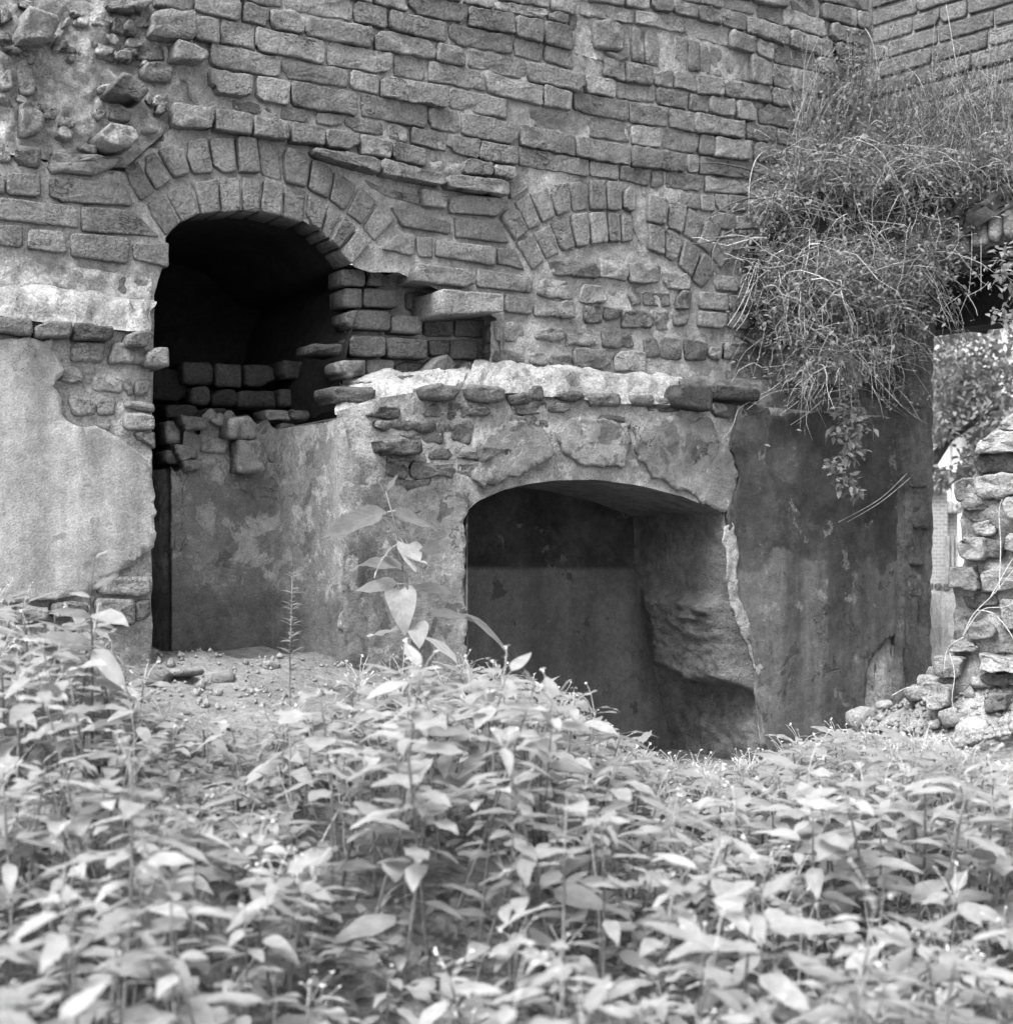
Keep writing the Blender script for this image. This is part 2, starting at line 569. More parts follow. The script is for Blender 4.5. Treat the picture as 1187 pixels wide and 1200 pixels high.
def build_ground():
    def axis(lo, hi, fine_lo, fine_hi, s):
        a = list(np.arange(fine_lo, fine_hi, s))
        x = fine_hi; st = s
        b = []
        while x < hi:
            b.append(x); st *= 1.25; x += st
        x = fine_lo - s; st = s
        c = []
        while x > lo:
            c.append(x); st *= 1.25; x -= st
        return c[::-1] + a + b + [hi]
    xs = axis(-150, 200, -2.2, 2.6, .05); ys = axis(-60, 400, .8, 6.5, .05)
    vs_ = [Vector((x, y, ground_z(x, y) if -30 < x < 40 and y < 60 else E - .6)) for y in ys for x in xs]
    n = len(xs)
    fs = [(j * n + i, j * n + i + 1, (j + 1) * n + i + 1, (j + 1) * n + i) for j in range(len(ys) - 1) for i in range(n - 1)]
    g = mesh_obj('ground', vs_, fs, M['soil'])
    g['kind'] = 'structure'
build_ground()

# ------------------------------------------------------------------ the long wall
wall = empty('ruined_brick_wall', tuple(UP.P(-.5, -.9, 0)))
tag(wall, 'long ruined brick wall with two arches, a dark alcove and a low plastered hearth', 'wall')

# alcove opening and hearth opening as pixel outlines
ARCH1 = [(186, 700), (181, 480), (183, 345), (198, 300), (197, 280), (213, 264), (235, 254), (259, 251), (285, 250), (305, 251), (331, 257), (358, 264), (378, 274), (390, 283), (400, 295), (412, 309), (432, 318), (425, 345), (408, 400), (400, 480), (398, 700)]
U1 = UP.poly([(181, 470), (183, 345), (196, 300), (195, 278), (213, 258), (235, 249), (259, 246), (285, 245), (305, 246), (331, 251), (358, 258), (380, 270), (392, 280), (402, 292), (418, 312), (437, 318)])

def row_jit(u, v):
    return -.015 + .006 * fbm(u * 22, v * 22, 2, 3) + .010 * fbm(u * 3.5, v * 3.5, 5)
# rough zone at the upper left: rubble core exposed
def up_w(u, v):
    w = row_jit(u, v)
    x, y = ZL
    if pip(np.array([u]), np.array([v]), HOLE)[0]: w = -.05 + .012 * fbm(u * 18, v * 18, 4)
    q = pip(np.array([u]), np.array([v]), BROKEN)[0]
    if q:
        w = -.09
    return w
ZL = (0, 0)
HOLE = UP.poly([(630, 132), (690, 142), (690, 158), (632, 148)])
BROKEN = UP.poly([(-60, -20), (185, -20), (200, 70), (235, 120), (200, 150), (150, 195), (70, 185), (-60, 175)])
u_l, _ = UP.px(-170, 300); u_r, _ = UP.px(1024, 300)
_, vtop = UP.px(400, -330)
upper = [(u_l, .42), (U1[0][0] + .0, .42)] + [(p[0], p[1]) for p in U1[1:]] + [UP.px(470, 318), UP.px(585, 372), UP.px(590, 430), (UP.px(590, 430)[0], .42), (u_r, .42), (u_r, vtop), (u_l, vtop)]
upper[1] = (U1[0][0], .42)
sheet('mortar_core', upper, [], UP, up_w, M['mortar'], wall, .022)

LINES = {
 'a7': [(960, -30), (1022, -8)],
 'a6': [(885, -22), (959, 0), (1007, 10), (1022, 14)],
 'a5': [(799, -20), (885, 2), (927, 9.5), (959, 20), (1005, 31.6), (1022, 36)],
 'a4': [(735, -14), (799, 0), (849, 10.5), (885, 18), (918, 29.5), (968, 44.6), (1022, 57)],
 'a3': [(640, -10), (735, 8.5), (790, 15), (819, 22.7), (847, 29.5), (875, 38), (925, 54), (978, 70), (1010, 78)],
 'a2': [(545, -8), (640, 9), (681, 19), (745, 28.4), (803, 41), (855, 55.8), (887, 63), (908, 73), (957, 84), (1000, 92)],
 'a1': [(440, -18), (526, 0), (582, 11.6), (643, 23), (700, 34)],
 'A': [(330, -20), (440, 4), (478, 14.7), (526, 25.3), (550, 29.5), (604, 41), (638, 50.5), (672, 60), (735, 70), (780, 80), (822, 86), (864, 93), (906, 101), (974, 115), (1000, 120)],
 'B': [(220, -16), (291, 2), (335, 10.5), (375, 19), (415, 26), (455, 34), (526, 50.5), (598, 64), (638, 72.7), (672, 83), (707, 88), (734, 95.8), (767, 101), (790, 104), (817, 109.5), (849, 113), (905, 121), (940, 130), (985, 140)],
 'C': [(180, 6), (230, 14.7), (285, 25.3), (316, 32.6), (358, 41), (430, 55.8), (513, 70.6), (548, 78), (619, 94.8), (687, 108.5), (722, 115.4), (769, 122.6), (807, 129), (832, 133), (863, 138), (990, 165)],
 'D': [(180, 40), (230, 46), (259, 51.6), (300, 59), (382, 75.8), (430, 83), (461, 88.5), (500, 95.8), (571, 108.5), (636, 125), (672, 129.5), (737, 144), (784, 150), (815, 155), (874, 163), (990, 182)],
 'E': [(247, 78), (329, 91.6), (409, 104), (445, 112), (526, 127.4), (595, 140), (626, 147), (689, 160), (739, 168.5), (775, 174), (820, 181), (880, 188), (990, 204)],
 'F': [(247, 106), (297, 117), (341, 124), (421, 136), (500, 150.6), (539, 158), (608, 171), (630, 175), (675, 183.6), (740, 195), (805, 202), (820, 204), (880, 211), (990, 226)],
 'G': [(247, 124), (275, 128), (330, 139), (420, 154), (480, 168), (524, 178), (570, 188), (610, 195), (691, 207), (727, 211), (762, 219), (826, 225), (880, 229), (990, 245)],
 'H': [(204, 147), (253, 152), (297, 159), (340, 165), (383, 172), (423, 179), (460, 187), (526, 202.6), (579, 206), (607, 212)],
 'I': [(370, 181), (400, 196), (447, 204), (497, 213), (526, 219), (597, 230)],
}
ORDER = ['a7', 'a6', 'a5', 'a4', 'a3', 'a2', 'A', 'B', 'C', 'D', 'E', 'F', 'G', 'H', 'I']
ROWS = {
 'a6': [(885, 930), (932, 958), (962, 1019)],
 'a5': [(801, 884), (886, 927), (930, 959), (965, 1005), (1006, 1020)],
 'a4': [(740, 796), (799, 849), (850, 885), (888, 918), (919, 968), (975, 1020)],
 'a3': [(640, 690), (691, 733), (735, 763), (764, 790), (791, 819), (820, 847), (848, 875), (876, 925), (927, 978), (980, 1014)],
 'a2': [(585, 646), (649, 676), (681, 745), (746, 803), (803, 855), (857, 887), (888, 908), (909, 957), (959, 988)],
 'a1': [(445, 473), (475, 543), (545, 581), (582, 643), (645, 668)],
 'A': [(392, 438), (440, 478), (480, 549), (551, 604), (607, 638), (639, 672), (882, 906), (907, 926), (931, 980)],
 'B': [(262, 290), (291, 332), (335, 415), (416, 455), (457, 526), (528, 602), (604, 638), (639, 672), (673, 707), (708, 734), (735, 767), (768, 790), (791, 817), (818, 849), (850, 905), (907, 928), (931, 982)],
 'C': [(180, 228), (230, 284), (285, 317), (319, 358), (360, 439), (441, 513), (514, 548), (550, 619), (621, 687), (688, 722), (723, 769), (770, 807), (808, 832), (833, 863), (865, 888), (890, 930), (932, 975)],
 'D': [(231, 259), (260, 301), (302, 382), (384, 461), (463, 500), (502, 571), (572, 637), (638, 672), (673, 737), (738, 784), (785, 815), (816, 874), (876, 910), (912, 960)],
 'E': [(247, 329), (330, 409), (411, 446), (450, 526), (527, 595), (596, 627), (693, 740), (741, 775), (777, 820), (821, 838), (839, 882), (884, 930)],
 'F': [(247, 298), (302, 341), (343, 421), (425, 500), (502, 539), (541, 609), (611, 675), (676, 741), (742, 805), (806, 820), (821, 882), (884, 940)],
 'G': [(275, 330), (331, 362), (371, 405), (406, 452), (455, 480), (483, 524), (525, 563), (564, 608), (609, 691), (692, 727), (728, 763), (765, 780), (781, 826), (827, 882)],
 'H': [(204, 253), (254, 297), (299, 341), (343, 383), (384, 423), (424, 461), (462, 500), (545, 579), (580, 607)],
 'I': [(370, 447), (449, 524), (526, 598)],
}
# lone bricks above the frame's top edge keep the courses going
def top_line(row):
    if row == 'a1': return LINES['a2']
    if row == 'A': return None
    i = ORDER.index(row)
    return LINES[ORDER[i - 1]]
def quad(x0, x1, tl, bl, gap=1.25):
    g = gap
    return [(x0 + g * .4, lerp_line(tl, x0) + g), (x1 - g * .4, lerp_line(tl, x1) + g), (x1 - g * .4, lerp_line(bl, x1) - g), (x0 + g * .4, lerp_line(bl, x0) - g)]
for row, lst in ROWS.items():
    for (x0, x1) in lst:
        if row == 'A':
            tl = LINES['a1'] if x1 < 700 else LINES['a2']
        else:
            tl = top_line(row)
        q = quad(x0, x1, tl, LINES[row])
        w = R.gauss(.004, .006)
        if row == 'I': w = .040
        if row == 'H' : w = .022
        if row == 'G' and x0 > 600: w = -.004
        if row == 'G' and x0 < 420: w = -.006
        if R.random() < .10: w -= .012
        if row in 'EDF' and x1 < 300: w += .018
        er = R.uniform(.0025, .0065)
        mat = M['brick']
        piece('brick', UP.poly(q, max(w, 0)), UP, w, .1, mat, wall, rnd=R.uniform(.004, .012), edge=er, jit=.003, step=.02, rough=R.uniform(.002, .005), tilt=.05)
# rowlock course
bx = [729, 742, 757, 774, 791, 807, 821, 834, 848, 863, 881]
for i in range(10):
    x0, x1 = bx[i], bx[i + 1]
    q = quad(x0, x1, LINES['a2'], LINES['A'], 1.2)
    q = [(q[0][0], q[0][1] + 1), (q[1][0], q[1][1] + 1), q[2], q[3]]
    w = R.choice([-.004, -.012, -.016, .0])
    piece('brick', UP.poly(q), UP, w, .09, M['brick'], wall, rnd=.006, edge=.007, rough=.005, tilt=.08)

def z(pts, ox, oy, s): return [(ox + x / s, oy + y / s) for x, y in pts]
def bxp(x0, y0, x1, y1, sl=.1):
    return [(x0, y0), (x1, y0 + (x1 - x0) * sl), (x1, y1), (x0, y1 - (x1 - x0) * sl)]
# bricks between and beside the arches (traced outlines)
S7 = (380, 190, 4.748)
mid = [
 ([(545, 140), (680, 165), (685, 258), (560, 240)], .012), ([(215, 90), (360, 150), (540, 185), (530, 238), (370, 200), (260, 140)], -.01),
 ([(705, 172), (1038, 203), (968, 300), (700, 280)], .006), ([(735, 302), (975, 332), (1042, 450), (735, 415)], .004),
 ([(380, 248), (600, 302), (712, 335), (702, 400), (435, 355)], .004), ([(325, 480), (420, 390), (508, 402), (500, 522)], .0),
 ([(520, 412), (608, 412), (606, 535), (522, 525)], .0), ([(630, 432), (962, 470), (955, 572), (625, 522)], .006),
 ([(970, 478), (1058, 470), (1120, 602), (970, 560)], .0), ([(520, 560), (845, 600), (845, 697), (500, 660)], .03),
 ([(858, 592), (1165, 640), (1160, 727), (858, 692)], .008), ([(655, 705), (1005, 735), (1000, 832), (655, 850)], .075),
 ([(1015, 732), (1155, 760), (1160, 850), (1012, 832)], .004),
 ([(1035, 105), (1130, 95), (1140, 140), (1045, 205)], .0)]
for pts, w in mid:
    piece('brick', UP.poly(z(pts, *S7), w), UP, w, .12 if w < .05 else .2, M['brick'], wall, rnd=.006, edge=.005)
S8 = (580, 190, 3.709)
for pts, w in [(bxp(800, 130, 893, 205), .0), (bxp(897, 138, 958, 215), .0), (bxp(960, 135, 1018, 215), -.004), (bxp(1020, 140, 1100, 215), 0),
               (bxp(945, 215, 1048, 295), .0), (bxp(1050, 230, 1180, 320), 0), (bxp(1020, 310, 1130, 392), -.005), (bxp(950, 488, 1072, 565), 0),
               (bxp(1080, 400, 1180, 480), 0), (bxp(1078, 492, 1190, 570), 0), (bxp(890, 560, 1012, 648), .006), (bxp(885, 646, 1010, 725), .006), (bxp(1020, 575, 1150, 650), 0), (bxp(1020, 655, 1140, 730), 0),
               (bxp(660, -5, 780, 60, .1), 0)][:-1]:
    piece('brick', UP.poly(z(pts, *S8)), UP, w, .1, M['brick'], wall, rnd=.006, edge=.005)
# left courses under the first arch
S6 = (0, 200, 5.395)
for pts, w in [([(0, 165), (495, 230), (495, 365), (-40, 300)], .004), ([(520, 225), (840, 248), (1015, 420), (520, 382)], .004),
               ([(-60, 335), (150, 345), (155, 485), (-60, 470)], .0), ([(185, 365), (400, 380), (432, 520), (180, 490)], .0),
               ([(450, 395), (830, 425), (812, 590), (452, 540)], .006), ([(840, 470), (1065, 455), (1066, 612), (850, 560)], .006),
               ([(322, 35), (790, 82), (842, 225), (322, 190)], .004), ([(45, 10), (262, 25), (262, 168), (45, 150)], .004), ([(-60, 0), (38, 8), (38, 145), (-60, 135)], 0),
               ([(735, 650), (960, 690), (968, 805), (735, 795)], -.01), ([(210, 672), (425, 680), (430, 745), (210, 720)], -.03),
               ([(550, 632), (670, 640), (672, 770), (560, 760)], -.03), ([(60, 620), (190, 640), (200, 740), (70, 720)], -.03)]:
    piece('brick', UP.poly(z(pts, *S6)), UP, w, .12, M['brick'], wall, rnd=.006, edge=.005)
S5 = (0, 0, 5.395)
LEFT = [
 ([(0, 20), (90, 40), (105, 150), (0, 155)], 0), ([(120, 200), (180, 30), (385, 95), (378, 200), (300, 262), (130, 240)], .07),
 ([(85, 262), (280, 266), (225, 400), (85, 372)], -.005), ([(395, 165), (505, 215), (500, 332), (320, 302)], -.012),
 ([(510, 232), (740, 262), (730, 382), (515, 352)], -.012), ([(595, 100), (680, 92), (700, 205), (600, 185)], -.02),
 ([(682, 82), (795, 112), (808, 228), (712, 195)], .0), ([(850, 92), (970, 92), (950, 242), (852, 240)], -.03),
 ([(780, 268), (880, 282), (862, 382), (780, 372)], -.02), ([(890, 260), (1055, 272), (1050, 372), (868, 378)], -.01),
 ([(910, 392), (1095, 382), (1080, 508), (912, 492)], .012), ([(690, 560), (770, 440), (860, 450), (962, 562), (890, 632), (740, 590)], .075),
 ([(0, 440), (92, 442), (98, 572), (0, 575)], .0), ([(112, 402), (200, 405), (272, 600), (132, 592)], -.01),
 ([(0, 602), (90, 605), (85, 682), (0, 655)], .0), ([(122, 642), (268, 642), (282, 832), (142, 855)], .02),
 ([(290, 672), (392, 672), (380, 742), (292, 742)], -.01), ([(590, 690), (678, 668), (682, 742), (622, 782)], .0),
 ([(622, 850), (722, 765), (870, 792), (910, 930), (700, 932)], .085), ([(0, 875), (78, 932), (76, 1032), (0, 1030)], .0),
 ([(700, 25), (830, 22), (872, 72), (712, 62)], .02), ([(830, 2), (985, -10), (925, 46), (842, 32)], .03),
 ([(100, 905), (265, 930), (262, 1062), (98, 1042)], .0), ([(312, 940), (420, 960), (600, 985), (782, 998), (620, 1112), (322, 1082)], .004),
 ([(0, 172), (66, 192), (46, 332), (0, 322)], -.01), ([(1110, 240), (1250, 270), (1330, 330), (1300, 385), (1100, 380)], .05), ([(970, 130), (1010, 45), (1240, 80), (1240, 235), (960, 225)], .045)]
for pts, w in LEFT:
    piece('broken_brick', UP.poly(z(pts, *S5), max(w, 0)), UP, w, .14 if w < .03 else .2, M['brick'], wall, rnd=.009, edge=.009, rough=.009, jit=.005, tilt=.2, chip=.8)
rr = random.Random(5)
sheet('rubble_patch', BROKEN, [], UP, lambda u, v: -.022 + .03 * fbm(u * 8, v * 8, 9, 6) + .014 * fbm(u * 40, v * 40, 2, 3), M['mortar_rubble'], wall, .011)
k = 0
while k < 46:
    x = rr.uniform(-5, 228); y = rr.uniform(-5, 186)
    u, v = UP.px(x, y)
    if not pip(np.array([u]), np.array([v]), BROKEN)[0]: continue
    k += 1
    a_ = rr.uniform(-.4, .5); L = rr.uniform(8, 22); h = rr.uniform(6, 14); w = rr.uniform(-.012, .018)
    q = [(x + (dx * L * math.cos(a_) - dy * h * math.sin(a_)) * .5, y + (dx * L * math.sin(a_) + dy * h * math.cos(a_)) * .5) for dx, dy in ((-1, -1), (1, -1), (1, 1), (-1, 1))]
    piece('broken_brick', UP.poly(q), UP, w, .06, M['brick'] if rr.random() < .7 else M['mortar_rubble'], wall, rnd=.006, edge=.006, jit=.004, rough=.008, tilt=.35, chip=.9, step=.015)
for pts, w in [([(250, 75), (310, 85), (305, 110), (250, 100)], -.01), ([(300, 120), (410, 105), (468, 160), (465, 290), (320, 280)], .02), ([(255, 150), (300, 160), (300, 240), (250, 230)], -.02), ([(370, 285), (460, 300), (520, 330), (440, 335)], .01), ([(165, 60), (225, 70), (245, 160), (200, 180)], -.005)]:
    piece('broken_brick', UP.poly(z(pts, 630, 0, 4.748)), UP, w, .1, M['brick'], wall, rnd=.013, edge=.014, rough=.007, jit=.004, tilt=.15)
sheet('mortar_patch', UP.poly([(672, 22), (700, 28), (733, 34), (733, 72), (700, 68), (672, 60)]), [], UP, lambda u, v: -.012 + .012 * fbm(u * 24, v * 24, 7, 5), M['mortar_rubble'], wall, .012, .003)
sheet('mortar_patch', UP.poly([(-160, 310), (0, 312), (60, 308), (130, 318), (178, 320), (180, 358), (120, 352), (0, 343), (-160, 342)]), [], UP, lambda u, v: -.008 + .014 * fbm(u * 22, v * 22, 9, 5), M['mortar_rubble'], wall, .012, .003)
sheet('mortar_patch', UP.poly([(462, 186), (545, 192), (547, 206), (500, 204), (466, 196)]), [], UP, lambda u, v: -.004 + .014 * fbm(u * 26, v * 26, 9, 5), M['mortar_rubble'], wall, .01, .003)
sheet('mortar_patch', UP.poly([(742, 222), (840, 228), (885, 232), (885, 240), (800, 244), (760, 300), (742, 260)]), [], UP, lambda u, v: -.014 + .01 * fbm(u * 26, v * 26, 19, 5), M['mortar_rubble'], wall, .012, .003)
# ---- arches
def arch(name, inner, outer, wring):
    """inner/outer: lists of joint lines ((x,y) lower end, (x,y) upper end)"""
    ring = [(p[0][0] * .72 + p[1][0] * .28, p[0][1] * .72 + p[1][1] * .28) for p in inner] + [(p[1][0] * .85 + p[0][0] * .15, p[1][1] * .85 + p[0][1] * .15) for p in outer[::-1]]
    a = sheet(name, UP.poly(ring), [], UP, lambda u, v: -.02 + .004 * fbm(u * 20, v * 20, 4), M['mortar'], wall, .02, 0, .08)
    for js in (inner, outer):
        for i in range(len(js) - 1):
            (a0, a1), (b0, b1) = js[i], js[i + 1]
            if b0 is None or a0 is None: continue
            g = .05
            q = [(a0[0] + (b0[0] - a0[0]) * g, a0[1] + (b0[1] - a0[1]) * g), (b0[0] + (a0[0] - b0[0]) * g, b0[1] + (a0[1] - b0[1]) * g),
                 (b1[0] + (a1[0] - b1[0]) * g, b1[1] + (a1[1] - b1[1]) * g), (a1[0] + (b1[0] - a1[0]) * g, a1[1] + (b1[1] - a1[1]) * g)]
            c = (sum(p[0] for p in q) / 4, sum(p[1] for p in q) / 4)
            q = [(c[0] + (p[0] - c[0]) * .965, c[1] + (p[1] - c[1]) * .965) for p in q]
            piece('voussoir', UP.poly(q), UP, R.gauss(.002, .005), .12, M['voussoir'], a, rnd=.005, edge=.005, tilt=.06)
    return a
in1 = [((194, 278), (167.5, 240)), ((213, 261), (194, 226)), ((235, 251), (226, 214)), ((259, 248.7), (257, 208)), ((285, 247.7), (284, 206)), ((305, 248.7), (308, 209)),
       ((331, 254), (334, 216)), ((358, 261), (362, 224)), ((377.5, 271), (387.5, 238)), ((387, 281), (403, 250)), ((398, 292), (419, 268)), ((413, 311), (436, 285))]
out1 = [((165, 237), (142, 199)), ((183, 224), (162, 186)), ((204, 210), (184, 176)), ((225, 204), (214, 165)), ((253, 203), (244, 161)), ((280, 202), (276, 160)), ((307, 204), (302, 160)),
        ((334, 213), (330, 170)), ((361, 221), (366, 184)), ((387, 234), (393, 198)), ((407, 248), (421, 217)), ((426, 265), (444, 236)), ((441, 284), (466, 257))]
arch('arch', in1, out1, 0)
def s8(p): return (580 + p[0] / 3.709, 190 + p[1] / 3.709)
def jl(l): return [(s8(a), s8(b)) for a, b in l]
in2 = jl([((160, 475), (90, 350)), ((220, 425), (165, 308)), ((287, 395), (242, 268)), ((352, 370), (325, 225)), ((420, 358), (412, 215)), ((497, 350), (490, 215)), ((552, 348), (550, 222)), ((602, 345), (602, 232))])
in2b = jl([((668, 378), (664, 262)), ((740, 410), (747, 284)), ((795, 445), (826, 330)), ((855, 505), (900, 390)), ((910, 552), (967, 452))])
out2 = jl([((82, 345), (25, 235)), ((150, 298), (88, 172)), ((207, 268), (152, 130)), ((268, 236), (235, 102)), ((333, 215), (325, 85)), ((415, 207), (412, 75)), ((490, 206), (485, 78)), ((560, 212), (560, 85)), ((608, 216), (614, 125))])
out2b = jl([((658, 256), (662, 138)), ((748, 278), (758, 160)), ((820, 315), (840, 188)), ((877, 352), (916, 248)), ((935, 408), (986, 288)), ((985, 468), (1046, 370))])
arch('arch', in2, out2, 0)
arch('arch', in2b, out2b, 0)

# ---- blocked arch infill and the band above the second ledge
INF = [(240, 425, 452, 505), (455, 420, 578, 512), (582, 432, 720, 530), (725, 470, 850, 555), (190, 505, 340, 597), (375, 530, 482, 617), (588, 540, 645, 622), (650, 560, 770, 632), (785, 560, 850, 640),
       (175, 597, 345, 682), (390, 622, 470, 700), (480, 630, 552, 690), (556, 640, 675, 722), (678, 640, 765, 732), (780, 655, 835, 715), (5, 690, 130, 782), (180, 715, 300, 778), (310, 740, 440, 800), (475, 730, 605, 812), (650, 762, 718, 852),
       (722, 757, 812, 860), (828, 770, 925, 862), (0, 818, 125, 872), (155, 828, 225, 882), (235, 835, 340, 892), (345, 805, 500, 905), (520, 820, 660, 912), (1000, 780, 1150, 868), (1015, 870, 1180, 962), (930, 800, 985, 860)]
for (x0, y0, x1, y1) in INF:
    pts = z(bxp(x0, y0, x1, y1, .06), *S8)
    w = R.uniform(-.006, .008)
    piece('brick', UP.poly(pts), UP, w, .08, M['brick_mid'] if R.random() < .3 else M['brick'], wall, rnd=.009, edge=.007, rough=.007, jit=.005, tilt=.1, chip=.7)
infp = UP.poly(z([(160, 478), (290, 398), (420, 360), (600, 348), (670, 378), (745, 412), (800, 448), (905, 552), (900, 740), (1190, 760), (1190, 990), (800, 960), (700, 925), (-10, 875), (-10, 690), (165, 680)], *S8))
sheet('infill_mortar', infp, [], UP, lambda u, v: -.018 + .014 * fbm(u * 14, v * 14, 7, 5), M['mortar_rubble'], wall, .012, .002)

# ---- stepped-back pocket below the first arch's right foot
recess = UP.poly([(395, 312), (480, 306), (590, 362), (592, 445), (400, 500)], -.1)
recess = UP.poly([(418, 312), (480, 306), (590, 362), (592, 445), (405, 500), (408, 420)], -.1)
sheet('pocket_core', recess, [], UP, lambda u, v: -.135 + .008 * fbm(u * 16, v * 16, 3), M['mortar'], wall, .02)
for (x0, y0, x1, y1) in [(225, 700, 410, 808), (462, 722, 590, 825), (120, 818, 372, 935), (385, 848, 550, 955), (560, 872, 722, 970), (735, 872, 905, 975), (150, 962, 345, 1082), (360, 975, 582, 1095), (592, 985, 700, 1080), (705, 985, 860, 1100), (115, 1095, 235, 1190), (242, 1095, 392, 1185), (402, 1110, 560, 1190), (240, 590, 330, 690), (100, 590, 235, 690), (110, 700, 215, 810)]:
    pts = z(bxp(x0, y0, x1, y1, .04), *S7)
    w = -.11 + R.uniform(-.01, .01) + (.03 if x0 < 400 else 0)
    piece('brick', UP.poly(pts, w), UP, w, .1, M['brick_mid'], wall, rnd=.007, edge=.008)
for pts, w in [([(555, 1180), (640, 1080), (700, 1068), (735, 1120), (725, 1180)], -.03), ([(735, 1180), (810, 1105), (850, 1150), (845, 1182)], -.04)]:
    piece('broken_brick', UP.poly(z(pts, *S7), w), UP, w, .08, M['brick'], wall, rnd=.01, edge=.012, tilt=.2)
# right cheek of the pocket
def quadstrip(name, A, B, mat, n=14, m=5, amp=.008, seed=1.0, parent=None, bulge=None, edgej=0.0):
    """surface between two 3D polylines A and B"""
    vs_, fs = [], []
    def at(L, t):
        k = t * (len(L) - 1); i = min(int(k), len(L) - 2)
        return L[i].lerp(L[i + 1], k - i)
    for i in range(n + 1):
        a, b = at(A, i / n), at(B, i / n)
        for j in range(m + 1):
            p = a.lerp(b, j / m)
            e = edgej if j in (0, m) else 1
            d = Vector((fbm(p.x * 9, p.y * 9, p.z * 9 + seed), fbm(p.x * 9 + 7, p.y * 9, p.z * 9 + seed), fbm(p.x * 9, p.y * 9 + 5, p.z * 9 + seed)))
            p = p + d * amp * e
            if bulge: p = p + bulge(i / n, j / m)
            vs_.append(p)
    for i in range(n):
        for j in range(m):
            k = i * (m + 1) + j
            fs.append((k, k + 1, k + m + 2, k + m + 1))
    return mesh_obj(name, vs_, fs, mat, parent)
def P3(pl, x, y, w): 
    u, v = pl.px(x, y, w); return pl.P(u, v, w)
def back_of(p, d): return p - Vector((UP.N.x, UP.N.y, 0)) * d
Lf = [P3(UP, 590, 362, 0), P3(UP, 592, 440, 0)]
quadstrip('pocket_side', Lf, [back_of(p, .16) for p in Lf], M['mortar'], 8, 4, .008, 2, wall)
Lf = [P3(UP, 470, 316, -.02), P3(UP, 590, 362, -.02)]
quadstrip('pocket_lid', Lf, [back_of(p, .16) for p in Lf], M['mortar'], 8, 4, .006, 4, wall)

# ---- ledges of white mortar (weathered slopes on top of the thicker lower wall)
def ledge(name, top, bot, mat, wt=-.01, wb=DL):
    T = [P3(UP, x, y, wt) for x, y in top]; B = [P3(UP, x, y, wb) for x, y in bot]
    # even resampling
    return quadstrip(name, T, B, mat, 120, 14, .022, 6, wall, lambda t, q: Vector((UP.N.x, UP.N.y, 1.0)) * (.022 * math.sin(math.pi * q)) * (.4 + .6 * min(1, 12 * min(t, 1 - t))) + Vector((UP.N.x, UP.N.y, .4)) * .010 * noise.fractal(Vector((t * 13 + T[0].x * 7, q * 2.4, 3)), 1.0, 2.0, 4) * math.sin(math.pi * q), .3)
ledge('ledge', [(-160, 336), (0, 339), (56, 343), (130, 348), (181, 354)], [(-160, 360), (0, 371), (60, 378), (130, 385), (180, 391)], M['mortar_white'])
ledge('ledge', [(555, 424), (600, 428), (661, 432), (730, 438), (795, 442)], [(540, 456), (590, 461), (661, 466), (730, 473), (790, 474)], M['mortar_white'])
ledge('ledge', [(795, 442), (900, 446), (1010, 452)], [(790, 466), (890, 480), (1046, 494)], M['mortar_damp'], -.01, DL - .02)
ledge('ledge', [(398, 446), (440, 436), (500, 436), (556, 428)], [(398, 486), (440, 474), (500, 462), (542, 452)], M['mortar'], -.10, DL - .03)
for pts, w in [([(400, 452), (428, 448), (430, 466), (402, 470)], .02), ([(434, 446), (462, 444), (464, 458), (436, 460)], .03), ([(470, 440), (498, 438), (500, 452), (472, 454)], .03), ([(505, 436), (530, 434), (532, 446), (506, 448)], .05)]:
    piece('broken_brick', UP.poly(pts, w), UP, w, .12, M['brick_mid'], wall, rnd=.012, edge=.012, rough=.006, jit=.004, tilt=.2)

# ---- lower, thicker wall: rough core with the two openings
ALC = [(183, 372), (181, 720), (181, 790), (398, 790), (397, 700), (398, 560), (398, 478)]
HEARTH = [(548, 900), (548, 700), (547, 640), (548, 598), (560, 587), (590, 574), (620, 567), (650, 563), (700, 562), (750, 569), (800, 582), (830, 594), (848, 601), (852, 640), (856, 700), (866, 728), (884, 778), (890, 830), (894, 960)]
core_l = [(-200, 800), (183, 800), (181, 385), (130, 380), (0, 366), (-200, 352)]
sheet('rubble_core', UP.poly([(-200, 800), (182, 800), (180, 390), (130, 382), (0, 368), (-200, 356)], DL), [], UP, lambda u, v: DL - .022 + .016 * fbm(u * 16, v * 16, 11, 5), M['mortar_rubble'], wall, .02, 0, .3)
sheet('rubble_core', UP.poly([(399, 800), (398, 482), (440, 467), (540, 451), (661, 460), (800, 472), (890, 476), (1058, 489), (1060, 920), (894, 960)] + HEARTH[::-1][1:-1] + [(548, 900), (399, 900)], DL), [], UP,
      lambda u, v: DL - .016 + .014 * fbm(u * 16, v * 16, 12, 5), M['mortar_rubble'], wall, .02, 0, 0)
